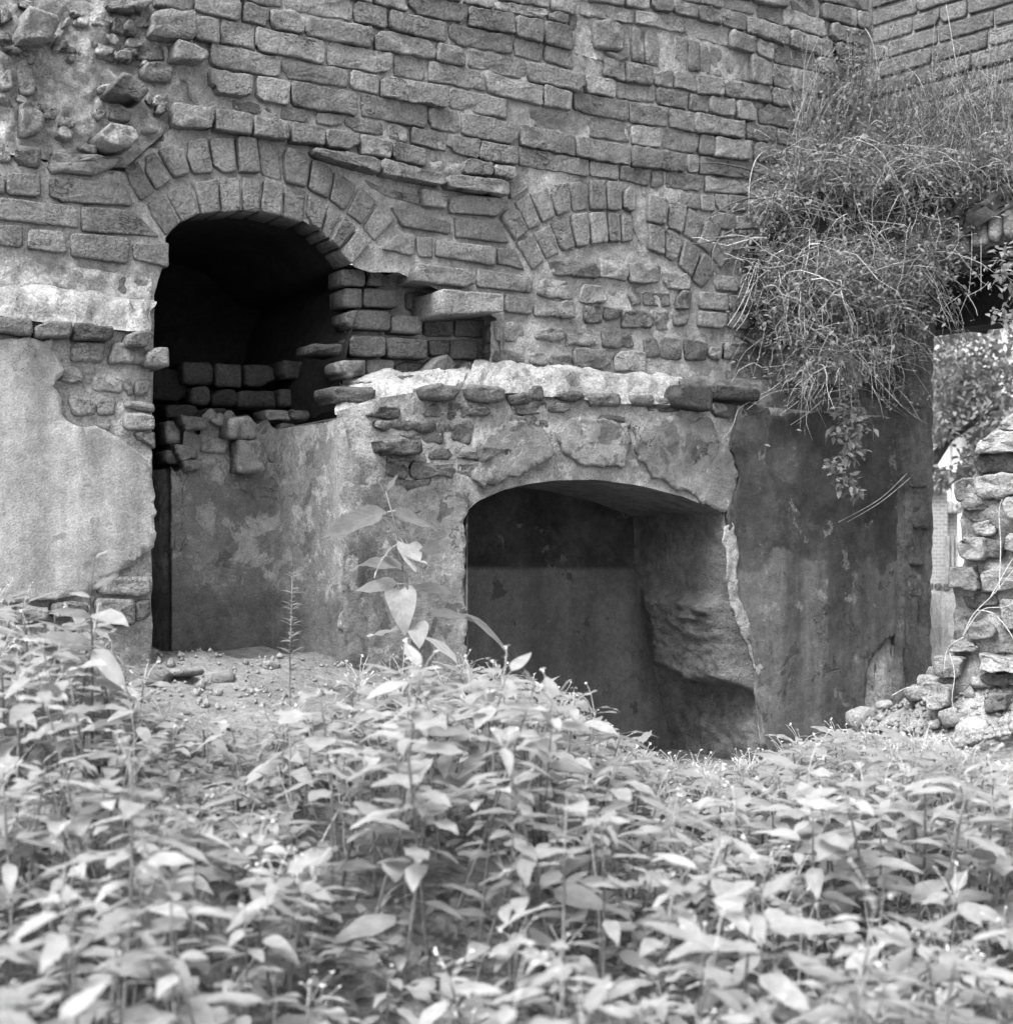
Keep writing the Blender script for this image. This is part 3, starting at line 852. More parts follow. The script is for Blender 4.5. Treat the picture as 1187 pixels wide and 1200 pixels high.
# exposed bricks of the lower wall
SB = (0, 370, 5.935)
for pts, w in [([(0, 0), (240, 10), (245, 140), (-60, 115)], DL + .02), ([(245, 10), (520, 40), (500, 160), (250, 145)], DL + .02), ([(530, 40), (805, 75), (795, 175), (515, 165)], DL + .02),
               ([(925, 110), (1055, 85), (1040, 215), (890, 210)], DL + .05), ([(500, 175), (738, 185), (725, 322), (500, 320)], DL), ([(800, 175), (1025, 220), (1030, 345), (770, 325)], DL + .01),
               ([(1032, 215), (1180, 208), (1187, 355), (1030, 345)], DL + .05), ([(395, 345), (580, 350), (585, 485), (420, 450)], DL - .015), ([(660, 410), (862, 425), (862, 545), (655, 520)], DL - .015),
               ([(868, 435), (940, 440), (940, 552), (868, 548)], DL - .01), ([(948, 440), (1062, 440), (1040, 548), (946, 550)], DL - .005), ([(480, 560), (560, 540), (680, 610), (660, 690), (520, 705)], DL - .005),
               ([(685, 575), (812, 572), (812, 690), (665, 695)], DL - .015), ([(880, 592), (1082, 595), (1084, 668), (880, 640)], DL + .0), ([(876, 672), (1084, 680), (1084, 795), (878, 795)], DL + .004),
               ([(930, 805), (1080, 805), (1084, 935), (1000, 880)], DL - .002), ([(650, 745), (785, 755), (740, 815), (680, 790)], DL - .012)]:
    piece('brick', UP.poly(z(pts, *SB), w), UP, w, .14, M['brick_mid'] if pts[0][1] < 60 else M['brick'], wall, rnd=.01, edge=.01, jit=.003, rough=.004, tilt=.06)
for pts in [[(122, 676), (178, 676), (178, 698), (116, 697)], [(112, 702), (158, 702), (158, 734), (116, 732)], [(160, 704), (178, 702), (178, 722), (160, 730)], [(60, 706), (104, 704), (104, 722), (60, 724)], [(20, 712), (56, 710), (56, 730), (20, 732)], [(84, 740), (108, 738), (108, 756), (84, 758)]]:
    piece('broken_brick', UP.poly(pts, DL), UP, DL + R.uniform(0, .02), .12, M['brick'], wall, rnd=.012, edge=.012, jit=.004, rough=.006, tilt=.1)
for (x0, y0, x1, y1) in [(0, 978, 45, 1040), (150, 968, 212, 1040), (280, 985, 395, 1035), (410, 1000, 552, 1058), (590, 1005, 688, 1062), (700, 1020, 770, 1070)]:
    piece('brick', UP.poly(z(bxp(x0, y0, x1, y1, .08), *S8), DL), UP, DL + R.uniform(-.004, .012), .1, M['brick_mid'], wall, rnd=.011, edge=.012, jit=.004)
for pts, w in [([(790, 1010), (840, 955), (950, 975), (950, 1085), (800, 1060)], DL + .05), ([(960, 965), (1160, 985), (1150, 1040), (962, 1030)], DL + .03), ([(945, 1045), (1062, 1052), (1050, 1115), (942, 1105)], DL), ([(1070, 1045), (1200, 1060), (1200, 1120), (1070, 1110)], DL - .01)]:
    piece('brick', UP.poly(z(pts, *S8), w), UP, w, .16, M['brick_dark'], wall, rnd=.01, edge=.012)
S4 = (360, 360, 2.9675)
for pts, w in [([(405, 275), (470, 262), (545, 280), (530, 325), (410, 320)], DL + .03), ([(560, 265), (685, 275), (690, 330), (570, 325)], DL + .02), ([(255, 460), (330, 450), (412, 465), (412, 510), (262, 512)], DL + .05),
               ([(740, 380), (800, 360), (850, 400), (835, 440), (745, 430)], DL - .012), ([(1010, 375), (1130, 370), (1150, 430), (1010, 440)], DL - .012), ([(95, 275), (240, 285), (235, 335), (100, 330)], DL - .04), ([(500, 400), (580, 395), (575, 480), (505, 470)], DL - .01), ([(400, 410), (480, 420), (478, 480), (405, 470)], DL - .01),
               ([(300, 600), (440, 590), (410, 635), (300, 640)], DL - .004), ([(490, 330), (580, 335), (575, 390), (490, 395)], DL - .012), ([(700, 300), (820, 290), (815, 330), (710, 345)], DL), ([(870, 290), (965, 290), (960, 325), (880, 322)], DL + .006), ([(980, 300), (1090, 300), (1090, 345), (990, 340)], DL + .006), ([(430, 330), (485, 335), (480, 385), (380, 380)], DL - .012), ([(165, 380), (250, 375), (245, 440), (170, 440)], DL - .03), ([(290, 385), (355, 385), (355, 420), (290, 420)], DL - .01)]:
    piece('broken_brick', UP.poly(z(pts, *S4), w), UP, w, .12, M['brick_mid'], wall, rnd=.012, edge=.013, jit=.004, rough=.005, tilt=.12)

PB = random.Random(41)
def rows_of_broken(x0, x1, y0, y1, skip, mat2=.35, wofs=-.008):
    y = y0
    while y < y1:
        h = PB.uniform(15, 21); x = x0 + PB.uniform(-15, 5)
        while x < x1:
            L = PB.choice([22, 30, 44, 52]) * PB.uniform(.85, 1.1)
            if PB.random() > skip and x > x0 - 2:
                q = [(x + 1.5, y + 1.5 + PB.uniform(-2, 2)), (x + L - 1.5, y + 1.5 + PB.uniform(-2, 2)), (x + L - 1.5, y + h - 1.5 + PB.uniform(-2, 1)), (x + 1.5, y + h - 1.5 + PB.uniform(-2, 1))]
                w = DL + wofs + PB.gauss(0, .008)
                piece('broken_brick', UP.poly(q, w), UP, w, .08, M['brick_mid'] if PB.random() < mat2 else M['brick'], wall, rnd=.008, edge=.007, jit=.006, rough=.009, tilt=.15, chip=.8)
            x += L
        y += h
rows_of_broken(408, 552, 474, 556, .32)
rows_of_broken(600, 850, 470, 492, .35, .6, -.004)
rows_of_broken(556, 590, 522, 540, .3, .6)
# ---- plaster skins
def ragged(poly, step=.012, amp=.014):
    out = []
    for i, (x, y) in enumerate(resample(poly, step)):
        out.append((x + amp * fbm(x * 17, y * 17, 3.3, 5), y + amp * fbm(x * 17 + 9, y * 17, 8.3, 5)))
    return out
def skin(u, v, k, amp=.006):
    return DL + .004 + amp * fbm(u * 5, v * 5, k) + .0025 * fbm(u * 21, v * 21, k)
sheet('plaster_panel', ragged(UP.poly([(-200, 394), (0, 397), (62, 400), (74, 430), (64, 455), (80, 490), (112, 500), (145, 518), (168, 532), (180, 555), (181, 640), (150, 664), (122, 676), (100, 698), (60, 702), (0, 706), (-200, 706)], DL)), [], UP, lambda u, v: skin(u, v, 21), M['plaster_left'], wall, .02, .001, .014)
sheet('plaster_panel', ragged(UP.poly([(400, 600), (404, 566), (430, 574), (446, 560), (470, 578), (500, 566), (520, 582), (547, 574), (546, 640), (547, 720), (547, 830), (399, 830), (400, 700)], DL), .01, .02), [], UP, lambda u, v: skin(u, v, 22, .014), M['plaster_mid'], wall, .016, .001, .014)
sheet('plaster_panel', ragged(UP.poly([(562, 516), (580, 500), (612, 494), (640, 510), (646, 532), (620, 552), (590, 562), (566, 572), (556, 560)], DL), .01, .02), [], UP, lambda u, v: skin(u, v, 25, .014), M['plaster_mid'], wall, .016, .001, .014)
sheet('plaster_panel', ragged(UP.poly([(652, 506), (668, 490), (700, 492), (730, 498), (742, 520), (728, 545), (700, 548), (676, 540), (660, 528)], DL), .01, .02), [], UP, lambda u, v: skin(u, v, 23, .016), M['plaster_mid'], wall, .016, .001, .014)
sheet('plaster_panel', ragged(UP.poly([(742, 498), (780, 492), (832, 492), (852, 520), (862, 560), (857, 603), (846, 600), (826, 590), (800, 575), (768, 560), (752, 540)], DL), .01, .02), [], UP, lambda u, v: skin(u, v, 26, .016), M['plaster_mid'], wall, .016, .001, .014)
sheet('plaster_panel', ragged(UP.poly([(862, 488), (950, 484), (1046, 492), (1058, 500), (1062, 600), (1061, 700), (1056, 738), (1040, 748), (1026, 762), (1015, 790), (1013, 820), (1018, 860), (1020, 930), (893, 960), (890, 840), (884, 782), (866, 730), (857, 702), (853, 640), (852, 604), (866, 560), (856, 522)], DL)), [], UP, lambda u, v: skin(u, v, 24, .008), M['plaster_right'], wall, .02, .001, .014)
sheet('bare_arris', ragged(UP.poly([(848, 616), (856, 612), (864, 640), (862, 672), (865, 704), (876, 730), (893, 782), (888, 794), (868, 745), (857, 712), (852, 690), (850, 655)], DL), .01, .010), [], UP, lambda u, v: DL + .006 + .005 * fbm(u * 24, v * 24, 3), M['mortar'], wall, .012, .001, .006)
piece('plastered_block', UP.poly([(1019, 800), (1024, 775), (1040, 752), (1062, 745), (1074, 760), (1082, 800), (1080, 842), (1022, 862)], DL - .02), UP, DL - .025, .2, M['mortar_damp'], wall, rnd=.02, edge=.012, rough=.012, step=.03)

# ---- hearth interior
HD = .52
BK = DL - HD
back = [UP.px(540, 540, BK), UP.px(540, 960, BK)]
ub0 = UP.px(548, 700, DL)[0] - .02; ub1 = UP.px(746, 700, BK)[0] + .35
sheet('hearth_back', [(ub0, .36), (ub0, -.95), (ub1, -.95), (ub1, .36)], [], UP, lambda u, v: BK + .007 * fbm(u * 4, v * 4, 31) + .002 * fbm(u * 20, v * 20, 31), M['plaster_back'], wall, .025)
fr = [P3(UP, x, y, DL) for x, y in [(848, 598), (852, 640), (856, 700), (866, 728), (884, 778), (890, 830), (893, 870), (896, 960)]]
bk = [P3(UP, x, y, BK + .01) for x, y in [(742, 600), (743, 640), (745, 690), (752, 725), (760, 760), (775, 820), (788, 870), (800, 960)]]
fr = [fr[0].lerp(fr[1], 0)] + fr[1:]
def sstep(a, b, x):
    x = max(0.0, min(1.0, (x - a) / (b - a))); return x * x * (3 - 2 * x)
def bulge(t, q):
    # broken lump low on the right cheek, undercut below
    tt = t + .03 * fbm(q * 3.0, t * 2, 4.0, 3) + .05 * (q - .4)
    f = .075 * sstep(.27, .36, tt) * (1 - sstep(.615, .655, tt)) + .03 * sstep(.5, .62, tt) * (1 - sstep(.615, .65, tt)) - .035 * sstep(.62, .66, tt) * (1 - sstep(.70, .82, tt))
    g = sstep(0, .16, q) * (1 - sstep(.72, 1.0, q))
    r = .014 * fbm(t * 26, q * 12, 2.0, 4) * sstep(.25, .35, tt)
    return Vector((-UP.U.x, -UP.U.y, 0)) * ((f + r) * g)
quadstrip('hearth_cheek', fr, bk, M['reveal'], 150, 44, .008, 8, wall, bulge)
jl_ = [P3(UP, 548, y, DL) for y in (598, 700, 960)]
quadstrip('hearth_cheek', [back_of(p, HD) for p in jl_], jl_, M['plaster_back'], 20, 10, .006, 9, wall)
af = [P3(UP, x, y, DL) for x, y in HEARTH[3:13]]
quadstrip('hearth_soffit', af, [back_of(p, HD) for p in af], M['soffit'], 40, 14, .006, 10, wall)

# ---- alcove interior, shade of the recess put into its near-black colour
AD = 1.0
ua0 = UP.px(181, 500, DL)[0]; ua1 = UP.px(432, 350, 0)[0] + .1
AB = -.95
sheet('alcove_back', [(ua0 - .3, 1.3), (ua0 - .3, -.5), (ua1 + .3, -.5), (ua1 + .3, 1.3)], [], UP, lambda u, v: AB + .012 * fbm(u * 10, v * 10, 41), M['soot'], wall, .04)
va = [UP.P(u, v + .012, -.05) for u, v in U1[1:]]
va[-1] = P3(UP, 470, 318, -.05)
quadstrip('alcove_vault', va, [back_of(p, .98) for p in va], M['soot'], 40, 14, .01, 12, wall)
jl_ = [UP.P(ua0 - .02, v, DL - .03) for v in (.45, 0, -.5)]
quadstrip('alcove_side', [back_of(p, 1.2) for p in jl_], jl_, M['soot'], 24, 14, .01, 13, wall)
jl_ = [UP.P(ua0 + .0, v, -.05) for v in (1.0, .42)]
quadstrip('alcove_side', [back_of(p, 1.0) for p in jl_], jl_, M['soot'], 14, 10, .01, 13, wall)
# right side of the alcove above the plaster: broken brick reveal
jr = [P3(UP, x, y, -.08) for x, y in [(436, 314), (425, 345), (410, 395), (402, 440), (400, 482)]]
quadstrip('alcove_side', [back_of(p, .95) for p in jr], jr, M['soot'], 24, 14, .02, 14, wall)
# curved plaster skin of the low infill
IB = -.32
pl_pts = []
uA = UP.px(197, 620, IB)[0]; uB = UP.px(318, 620, IB)[0]; uC = UP.px(400, 620, DL)[0]
plan = [(uA, IB - .3), (uA, IB - .02), (uA + .015, IB)] + [(uA + (uB - uA) * k / 40, IB) for k in range(1, 41)]
for k in range(1, 9):
    a = k / 8 * math.pi / 2
    plan.append((uB + (uC - uB) * math.sin(a) ** .6, IB + (DL - IB) * (1 - math.cos(a)) ** .9))
plan[-1] = (uC - .004, DL - .012)
plan += [(uC + .004, DL + .004), (uC + .02, DL + .009), (uC + .05, DL + .009), (uC + .075, DL + .004), (uC + .085, DL - .01)]
VT0 = UP.px(220, 550, IB)[1]; VT1 = UP.px(300, 486, IB)[1]; VT2 = UP.px(398, 486, DL)[1]
def infill_top(u):
    t = (u - uA) / (uC - uA)
    if t > 1.03: return .38 - .5 * (t - 1.03)
    if t < .13: return VT0 + .01 * math.sin(t * 60)
    if t < .3: return VT1 - .06 + .015 * math.sin(t * 40)
    return (VT1 + (VT2 - VT1) * max(0, t - .6) / .4) + .012 * math.sin(t * 37)
vs_, fs = [], []
nz = 44
for (u, w) in plan:
    top = infill_top(u)
    for k in range(nz + 1):
        v = -.55 + (top + .55) * k / nz
        d = .010 * fbm(u * 6, v * 6, 51) + .004 * fbm(u * 24, v * 24, 52) if u > uA + .02 else 0
        if v > .05: d += -.02 * max(0, fbm(u * 9, v * 9, 55))
        vs_.append(UP.P(u, v, w + d))
for i in range(len(plan) - 1):
    for k in range(nz):
        a = i * (nz + 1) + k
        fs.append((a, a + nz + 1, a + nz + 2, a + 1))
mesh_obj('alcove_plaster', vs_, fs, M['plaster_alcove'], wall)
# cap so the infill is solid
vs_, fs = [], []
for (u, w) in plan[1:]:
    vs_ += [UP.P(u, infill_top(u), w), UP.P(u, infill_top(u), AB)]
for i in range(len(plan) - 2):
    fs.append((2 * i, 2 * i + 1, 2 * i + 3, 2 * i + 2))
mesh_obj('alcove_infill_top', vs_, fs, M['soot_mid'], wall)
SA = (160, 400, 3.157)
for pts, w, mt in [(bxp(175, 75, 290, 160, .03), IB - .16, 'brick_dark'), (bxp(296, 80, 396, 170, .03), IB - .16, 'brick_dark'), (bxp(405, 85, 515, 168, .03), IB - .18, 'brick_dark'), (bxp(205, 165, 276, 236, .03), IB - .14, 'brick_dark'),
                   (bxp(285, 175, 376, 240, .03), IB - .14, 'brick_dark'), (bxp(120, 232, 236, 306, .03), IB - .1, 'brick_dark'), (bxp(244, 246, 350, 325, .03), IB - .1, 'brick_dark'), (bxp(110, 292, 275, 388, .04), IB - .03, 'plaster_alcove'),
                   (bxp(380, 180, 520, 245, .03), IB - .12, 'brick_dark'), (bxp(530, 175, 600, 245, .03), IB - .12, 'brick_dark'), (bxp(60, 100, 190, 220, .03), IB - .2, 'brick_black'), (bxp(110, 400, 200, 455, .03), IB - .02, 'plaster_alcove'),
                   ([(345, 285), (420, 272), (455, 362), (340, 365)], IB + .07, 'plaster_alcove'), ([(372, 365), (470, 362), (490, 400), (485, 488), (375, 488)], IB + .07, 'plaster_alcove'),
                   (bxp(545, 70, 640, 140, .03), IB - .1, 'brick_dark'), (bxp(650, 5, 765, 50, .02), -.05, 'brick_dark'), (bxp(760, 70, 848, 135, .02), DL - .09, 'brick_mid'), (bxp(720, 165, 885, 232, .02), DL - .05, 'brick_dark')]:
    piece('brick', UP.poly(z(pts, *SA), w), UP, w, .12, M[mt], wall, rnd=.013, edge=.014, jit=.003, rough=.004, tilt=.08)
for k, (x, y, L, h) in enumerate([(212, 486, 34, 17), (247, 484, 24, 15), (312, 478, 30, 16), (343, 480, 22, 13), (206, 520, 30, 20), (238, 512, 32, 18), (330, 496, 20, 12), (216, 538, 24, 14)]):
    w = IB + R.uniform(.0, .035)
    piece('broken_brick', UP.poly([(x, y), (x + L, y + 2), (x + L - 2, y + h), (x + 1, y + h - 1)], w), UP, w, .12, M['plaster_alcove'] if k % 3 else M['brick_mid'], wall, rnd=.01, edge=.01, jit=.006, rough=.008, tilt=.2, chip=.9)
# toothed bricks in the dark slit
for k in range(7):
    y = 480 + k * 34
    piece('brick', UP.poly([(172, y), (203, y + 1), (203, y + 28), (172, y + 27)], AB + .05), UP, AB + R.uniform(.05, .09), .1, M['brick_dark'], wall)

# ------------------------------------------------------------------ side wall with doorway
side = empty('side_wall', tuple(RW.P(.3, -.6, 0)))
tag(side, 'overgrown side wall with a broken doorway arch at the right corner', 'wall')
RU1 = 1.6
PW = .04      # lower part stands proud of the upper part
sheet('mortar_core', [(-.02, 1.38), (RU1, 1.38), (RU1, 2.9), (-.02, 2.9)], [], RW, lambda u, v: -.016 + .004 * fbm(u * 14, v * 14, 61), M['mortar'], side, .04)
lev = 1.40
row = 0
rr = random.Random(11)
while lev < 2.75:
    u = -.01 - rr.uniform(0, .1)
    while u < 1.0:
        L = rr.choice([.24, .24, .24, .12, .12])
        q = [(max(u + .004, -.005), lev + .005), (u + L - .004, lev + .005), (u + L - .004, lev + .066), (max(u + .004, -.005), lev + .066)]
        if q[1][0] - q[0][0] > .03:
            piece('brick', q, RW, rr.gauss(.0, .004), .08, M['brick_side'], side, rnd=.005, edge=.006, rough=.0018)
        u += L
    lev += .0725; row += 1
# proud lower part with door opening
du0 = .19
def rwp(pts, w=PW): return RW.poly(pts, w)
door = [(1056, 900), (1060, 700), (1061, 420), (1062, 372), (1068, 335), (1090, 312), (1135, 297), (1170, 288), (1230, 278), (1330, 270), (1330, 140), (1187, 205), (1120, 232), (1060, 240), (1020, 250), (1008, 470), (1040, 900)]
dp = RW.poly(door, PW)
sheet('rubble_core', dp, [], RW, lambda u, v: PW + .02 * fbm(u * 10, v * 10, 62, 5), M['mortar_damp'], side, .03, .004, .2)
# sloping top of the proud part, where the creepers root
T = [P3(RW, x, y, -.01) for x, y in [(1015, 205), (1060, 170), (1120, 150), (1187, 135), (1330, 80)]]
B = [P3(RW, x, y, PW) for x, y in [(1020, 250), (1060, 240), (1120, 232), (1187, 205), (1330, 140)]]
quadstrip('wall_ledge', T, B, M['mortar_rubble'], 30, 8, .03, 63, side)
S3 = (987, 230, 5.935)
for pts in [[(735, 400), (730, 300), (800, 190), (868, 175), (872, 350), (800, 415)], [(890, 160), (995, 145), (1003, 330), (892, 357)], [(1003, 90), (1060, 55), (1098, 80), (1105, 240), (1070, 325), (1008, 320)],
            [(630, 290), (715, 250), (722, 395), (650, 405)], [(520, 330), (620, 300), (640, 410), (560, 440)], [(400, 425), (510, 400), (560, 500), (420, 540)], [(1110, 60), (1230, 30), (1240, 290), (1120, 310)], [(1250, 30), (1370, 0), (1380, 270), (1260, 290)]]:
    piece('voussoir', RW.poly(z(pts, *S3), PW + .02), RW, PW + .03, .2, M['brick_pale'] if pts[0][0] > 600 else M['brick'], side, rnd=.02, edge=.02, rough=.006, jit=.004, tilt=.1, step=.03)
# soffit and far lintel of the opening; the soffit's colour carries the shade
a = [P3(RW, x, y, PW) for x, y in door[3:10]]
dN = Vector((RW.N.x, RW.N.y, 0))
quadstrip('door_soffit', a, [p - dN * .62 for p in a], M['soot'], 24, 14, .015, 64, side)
jm = [P3(RW, 1060, y, PW) for y in (900, 700, 550, 420, 372)]
quadstrip('door_jamb', [p - dN * .17 for p in jm], jm, M['mortar_damp'], 30, 10, .035, 65, side)
_je = P3(RW, 1060, 600, PW)
JP = Plane((_je.x, _je.y), (-RW.N.x, -RW.N.y), (RW.U.x, RW.U.y))
for (x0, y0, x1, y1) in [(1066, 578, 1086, 597), (1067, 600, 1077, 619), (1079, 600, 1089, 621), (1066, 545, 1085, 572), (1064, 500, 1083, 520), (1066, 640, 1082, 664), (1064, 455, 1084, 478), (1066, 668, 1080, 700), (1064, 415, 1084, 440)]:
    piece('brick', JP.poly([(x0, y0), (x1, y0 + 1), (x1, y1), (x0, y1 - 1)], .01), JP, R.uniform(.0, .03), .1, M['brick_mid'], side, rnd=.012, edge=.012, rough=.006)
# old timber lintel on the far side
lb = [RW.px(x, y, -.3) for x, y in [(1060, 392), (1060, 340)]]
u0 = lb[0][0] - .2
v0, v1 = lb[0][1], lb[1][1]
vs_ = []
for (u, v, w) in [(u0, v0, -.42), (u0, v0, -.28), (u0, v1, -.28), (u0, v1, -.42), (1.7, v0 - .02, -.42), (1.7, v0 - .02, -.28), (1.7, v1, -.28), (1.7, v1, -.42)]:
    vs_.append(RW.P(u, v, w))
mesh_obj('lintel', vs_, [(0, 1, 2, 3), (7, 6, 5, 4), (0, 4, 5, 1), (1, 5, 6, 2), (2, 6, 7, 3), (3, 7, 4, 0)], M['wood'], side, smooth=False)
# wall mass above the far lintel, coloured near black for the doorway's shade
vs_ = []
for (u, v, w) in [(u0, v1 + .003, -.44), (u0, v1 + .003, -.3), (u0, 2.9, -.3), (u0, 2.9, -.44), (1.8, v1 + .003, -.44), (1.8, v1 + .003, -.3), (1.8, 2.9, -.3), (1.8, 2.9, -.44)]:
    vs_.append(RW.P(u, v, w))
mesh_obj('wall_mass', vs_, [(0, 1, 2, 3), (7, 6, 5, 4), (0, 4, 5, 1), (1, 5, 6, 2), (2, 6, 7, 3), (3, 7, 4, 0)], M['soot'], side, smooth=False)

# ------------------------------------------------------------------ broken pier at the right edge
PR = Plane((1.62, 4.85), (.86, -.51), (-.51, -.86))
pier = empty('broken_pier', tuple(PR.P(.1, -.6, 0)))
tag(pier, 'broken pier of pale stones and bricks stepping up at the right edge', 'pier')
PST = [([(1142, 531), (1187, 531), (1200, 556), (1146, 552)], 'brick_mid', .03), ([(1144, 508), (1200, 504), (1200, 530), (1142, 530)], 'brick_pale', .04), ([(1162, 504), (1176, 488), (1200, 484), (1200, 503)], 'brick_pale', .02),
       ([(1119, 560), (1140, 560), (1140, 583), (1120, 587)], 'brick', .02), ([(1141, 557), (1200, 555), (1200, 574), (1160, 588), (1145, 582)], 'brick_pale', .03), ([(1126, 588), (1158, 589), (1156, 598), (1128, 598)], 'brick_mid', .0),
       ([(1129, 599), (1160, 599), (1160, 610), (1131, 611)], 'brick_pale', .02), ([(1138, 612), (1166, 612), (1165, 627), (1139, 627)], 'brick_pale', .02), ([(1122, 629), (1152, 629), (1151, 656), (1122, 656)], 'brick_pale', .05),
       ([(1174, 592), (1186, 577), (1205, 577), (1205, 608), (1180, 607)], 'brick_pale', .09), ([(1178, 628), (1205, 625), (1205, 651), (1178, 649)], 'brick_pale', .05), ([(1154, 631), (1176, 631), (1176, 655), (1154, 655)], 'brick_mid', .0),
       ([(1108, 664), (1146, 663), (1146, 692), (1110, 692)], 'brick', .06), ([(1148, 665), (1200, 669), (1200, 690), (1148, 693)], 'brick', .03), ([(1126, 695), (1170, 696), (1168, 712), (1126, 712)], 'brick_mid', -.01), ([(1120, 714), (1160, 714), (1160, 729), (1120, 729)], 'brick', .0),
       ([(1132, 731), (1166, 731), (1164, 748), (1132, 748)], 'brick', .04), ([(1172, 700), (1205, 702), (1205, 740), (1170, 738)], 'brick_pale', .03), ([(1112, 750), (1145, 752), (1143, 764), (1112, 764)], 'brick', .02), ([(1093, 768), (1127, 769), (1125, 796), (1093, 796)], 'brick_pale', .05),
       ([(1145, 768), (1200, 772), (1200, 788), (1147, 788)], 'brick_pale', .07), ([(1148, 790), (1200, 790), (1200, 804), (1150, 804)], 'brick', .06), ([(1077, 802), (1112, 801), (1111, 832), (1080, 833)], 'brick_pale', .1), ([(1150, 814), (1182, 813), (1182, 833), (1152, 836)], 'brick', .12), ([(1160, 600), (1172, 600), (1172, 625), (1162, 625)], 'brick_dark', -.02), ([(1146, 742), (1200, 744), (1200, 766), (1146, 764)], 'brick_pale', .02)]
PT = random.Random(17)
def tumble(pts):
    cx = sum(p[0] for p in pts) / len(pts); cy = sum(p[1] for p in pts) / len(pts)
    a = PT.gauss(0, .07); k = PT.uniform(.96, 1.06)
    return [(cx + k * ((x - cx) * math.cos(a) - (y - cy) * math.sin(a)), cy + k * ((x - cx) * math.sin(a) + (y - cy) * math.cos(a))) for x, y in pts]
for pts, mt, w in PST:
    pts = tumble(pts); w += PT.uniform(-.02, .03)
    piece('stone', PR.poly(pts, w), PR, w, .2, M[mt], pier, rnd=.008, edge=.007, rough=.010, jit=.005, tilt=.25, step=.02, chip=.9)
sheet('rubble_core', PR.poly([(1112, 900), (1098, 800), (1120, 740), (1118, 690), (1128, 660), (1126, 590), (1146, 545), (1150, 515), (1170, 500), (1330, 480), (1330, 900)], 0), [], PR, lambda u, v: .0 + .05 * fbm(u * 9, v * 9, 71, 5), M['pale_soil'], pier, .025, .004, .3)

# pale stub of wall behind the doorway
PS = Plane((1.9, 6.6), (.95, -.3), (-.3, -.95))
st = empty('plaster_stub', tuple(PS.P(0, -.6, 0)))
tag(st, 'pale low plastered stub of wall just beyond the doorway', 'wall stub')
sheet('plaster_face', PS.poly([(1056, 800), (1062, 730), (1074, 694), (1108, 689), (1124, 700), (1126, 800)]), [], PS, lambda u, v: .012 * fbm(u * 8, v * 8, 81), M['white_wall'], st, .03, .006, .25)
for k in range(5):
    x = 1072 + k * 11
    piece('stone', PS.poly([(x, 684), (x + 9, 683), (x + 9, 692), (x, 693)], 0), PS, .01, .2, M['brick_pale'], st, rnd=.012, edge=.012, rough=.006)

# ------------------------------------------------------------------ beyond the doorway
def box_verts(pl, u0, u1, v0, v1, w0, w1):
    return [pl.P(u, v, w) for (u, v, w) in [(u0, v0, w0), (u1, v0, w0), (u1, v1, w0), (u0, v1, w0), (u0, v0, w1), (u1, v0, w1), (u1, v1, w1), (u0, v1, w1)]]
BF = [(0, 1, 2, 3), (7, 6, 5, 4), (0, 4, 5, 1), (1, 5, 6, 2), (2, 6, 7, 3), (3, 7, 4, 0)]
def far_brick_mat():
    t = NT('far_brickwork')
    bt = t.n('ShaderNodeTexBrick')
    mp = t.n('ShaderNodeMapping')
    mp.inputs['Rotation'].default_value = (math.pi / 2, 0, 0)
    t.l(t.pos(), mp.inputs[0]); t.l(mp.outputs[0], bt.inputs['Vector'])
    bt.inputs['Color1'].default_value = (.2, .2, .2, 1); bt.inputs['Color2'].default_value = (.28, .28, .28, 1); bt.inputs['Mortar'].default_value = (.45, .45, .45, 1)
    bt.inputs['Scale'].default_value = 9.0
    b = t.n('ShaderNodeRGBToBW'); t.l(bt.outputs[0], b.inputs[0])
    return t.finish(b.outputs[0])
M['far_brick'] = far_brick_mat()
FP = Plane((3.2, 11.0), (1, 0), (0, -1))
pil = empty('brick_gate_pillar', tuple(FP.P(0, -.6, 0)))
tag(pil, 'brick gate pillar with a pale weathered cap seen through the doorway', 'pillar')
a0, _ = FP.px(1084, 600); a1, _ = FP.px(1110, 600)
vt = FP.px(1090, 577)[1]; vb = -.7
mesh_obj('shaft', box_verts(FP, a0, a1, vb, vt, 0, -.3), BF, M['far_brick'], pil, smooth=False)
for k in range(4):
    x = 1082 + k * 6.2
    piece('cap_stone', FP.poly([(x, 566 + (k % 2)), (x + 6, 565), (x + 6.4, 577), (x - .4, 578)]), FP, .06, .4, M['brick_pale'], pil, rnd=.02, edge=.02, rough=.01)
a2, _ = FP.px(1124, 600)
mesh_obj('shaft', box_verts(FP, a1 + .003, a2, vb, FP.px(1100, 602)[1], -.05, -.3), BF, M['far_brick'], pil, smooth=False)
for k in range(3):
    x = 1110 + k * 5.2
    piece('cap_stone', FP.poly([(x, 588 + (k % 2)), (x + 5, 587), (x + 5.4, 602), (x - .4, 602)]), FP, .04, .35, M['brick_pale'], pil, rnd=.02, edge=.02, rough=.01)
for k in range(3):
    x = 1107 + k * 5
    uu0, uu1 = FP.px(x, 600)[0], FP.px(x + 3, 600)[0]
    mesh_obj('post', box_verts(FP, uu0, uu1, vb, FP.px(1100, 628)[1], .05, .0), BF, M['mortar'], pil, smooth=False)
HP = Plane((8.0, 26.0), (1, 0), (0, -1))
house = empty('white_house', tuple(HP.P(0, -.6, 0)))
tag(house, 'white rendered house far behind the doorway, half hidden by a tree', 'house')
b0 = HP.px(1050, 500)[0]; b1 = HP.px(1175, 500)[0]
mesh_obj('wall', box_verts(HP, b0, b1, -.7, HP.px(1, 500)[1], 0, -6), BF, M['white_wall'], house, smooth=False)
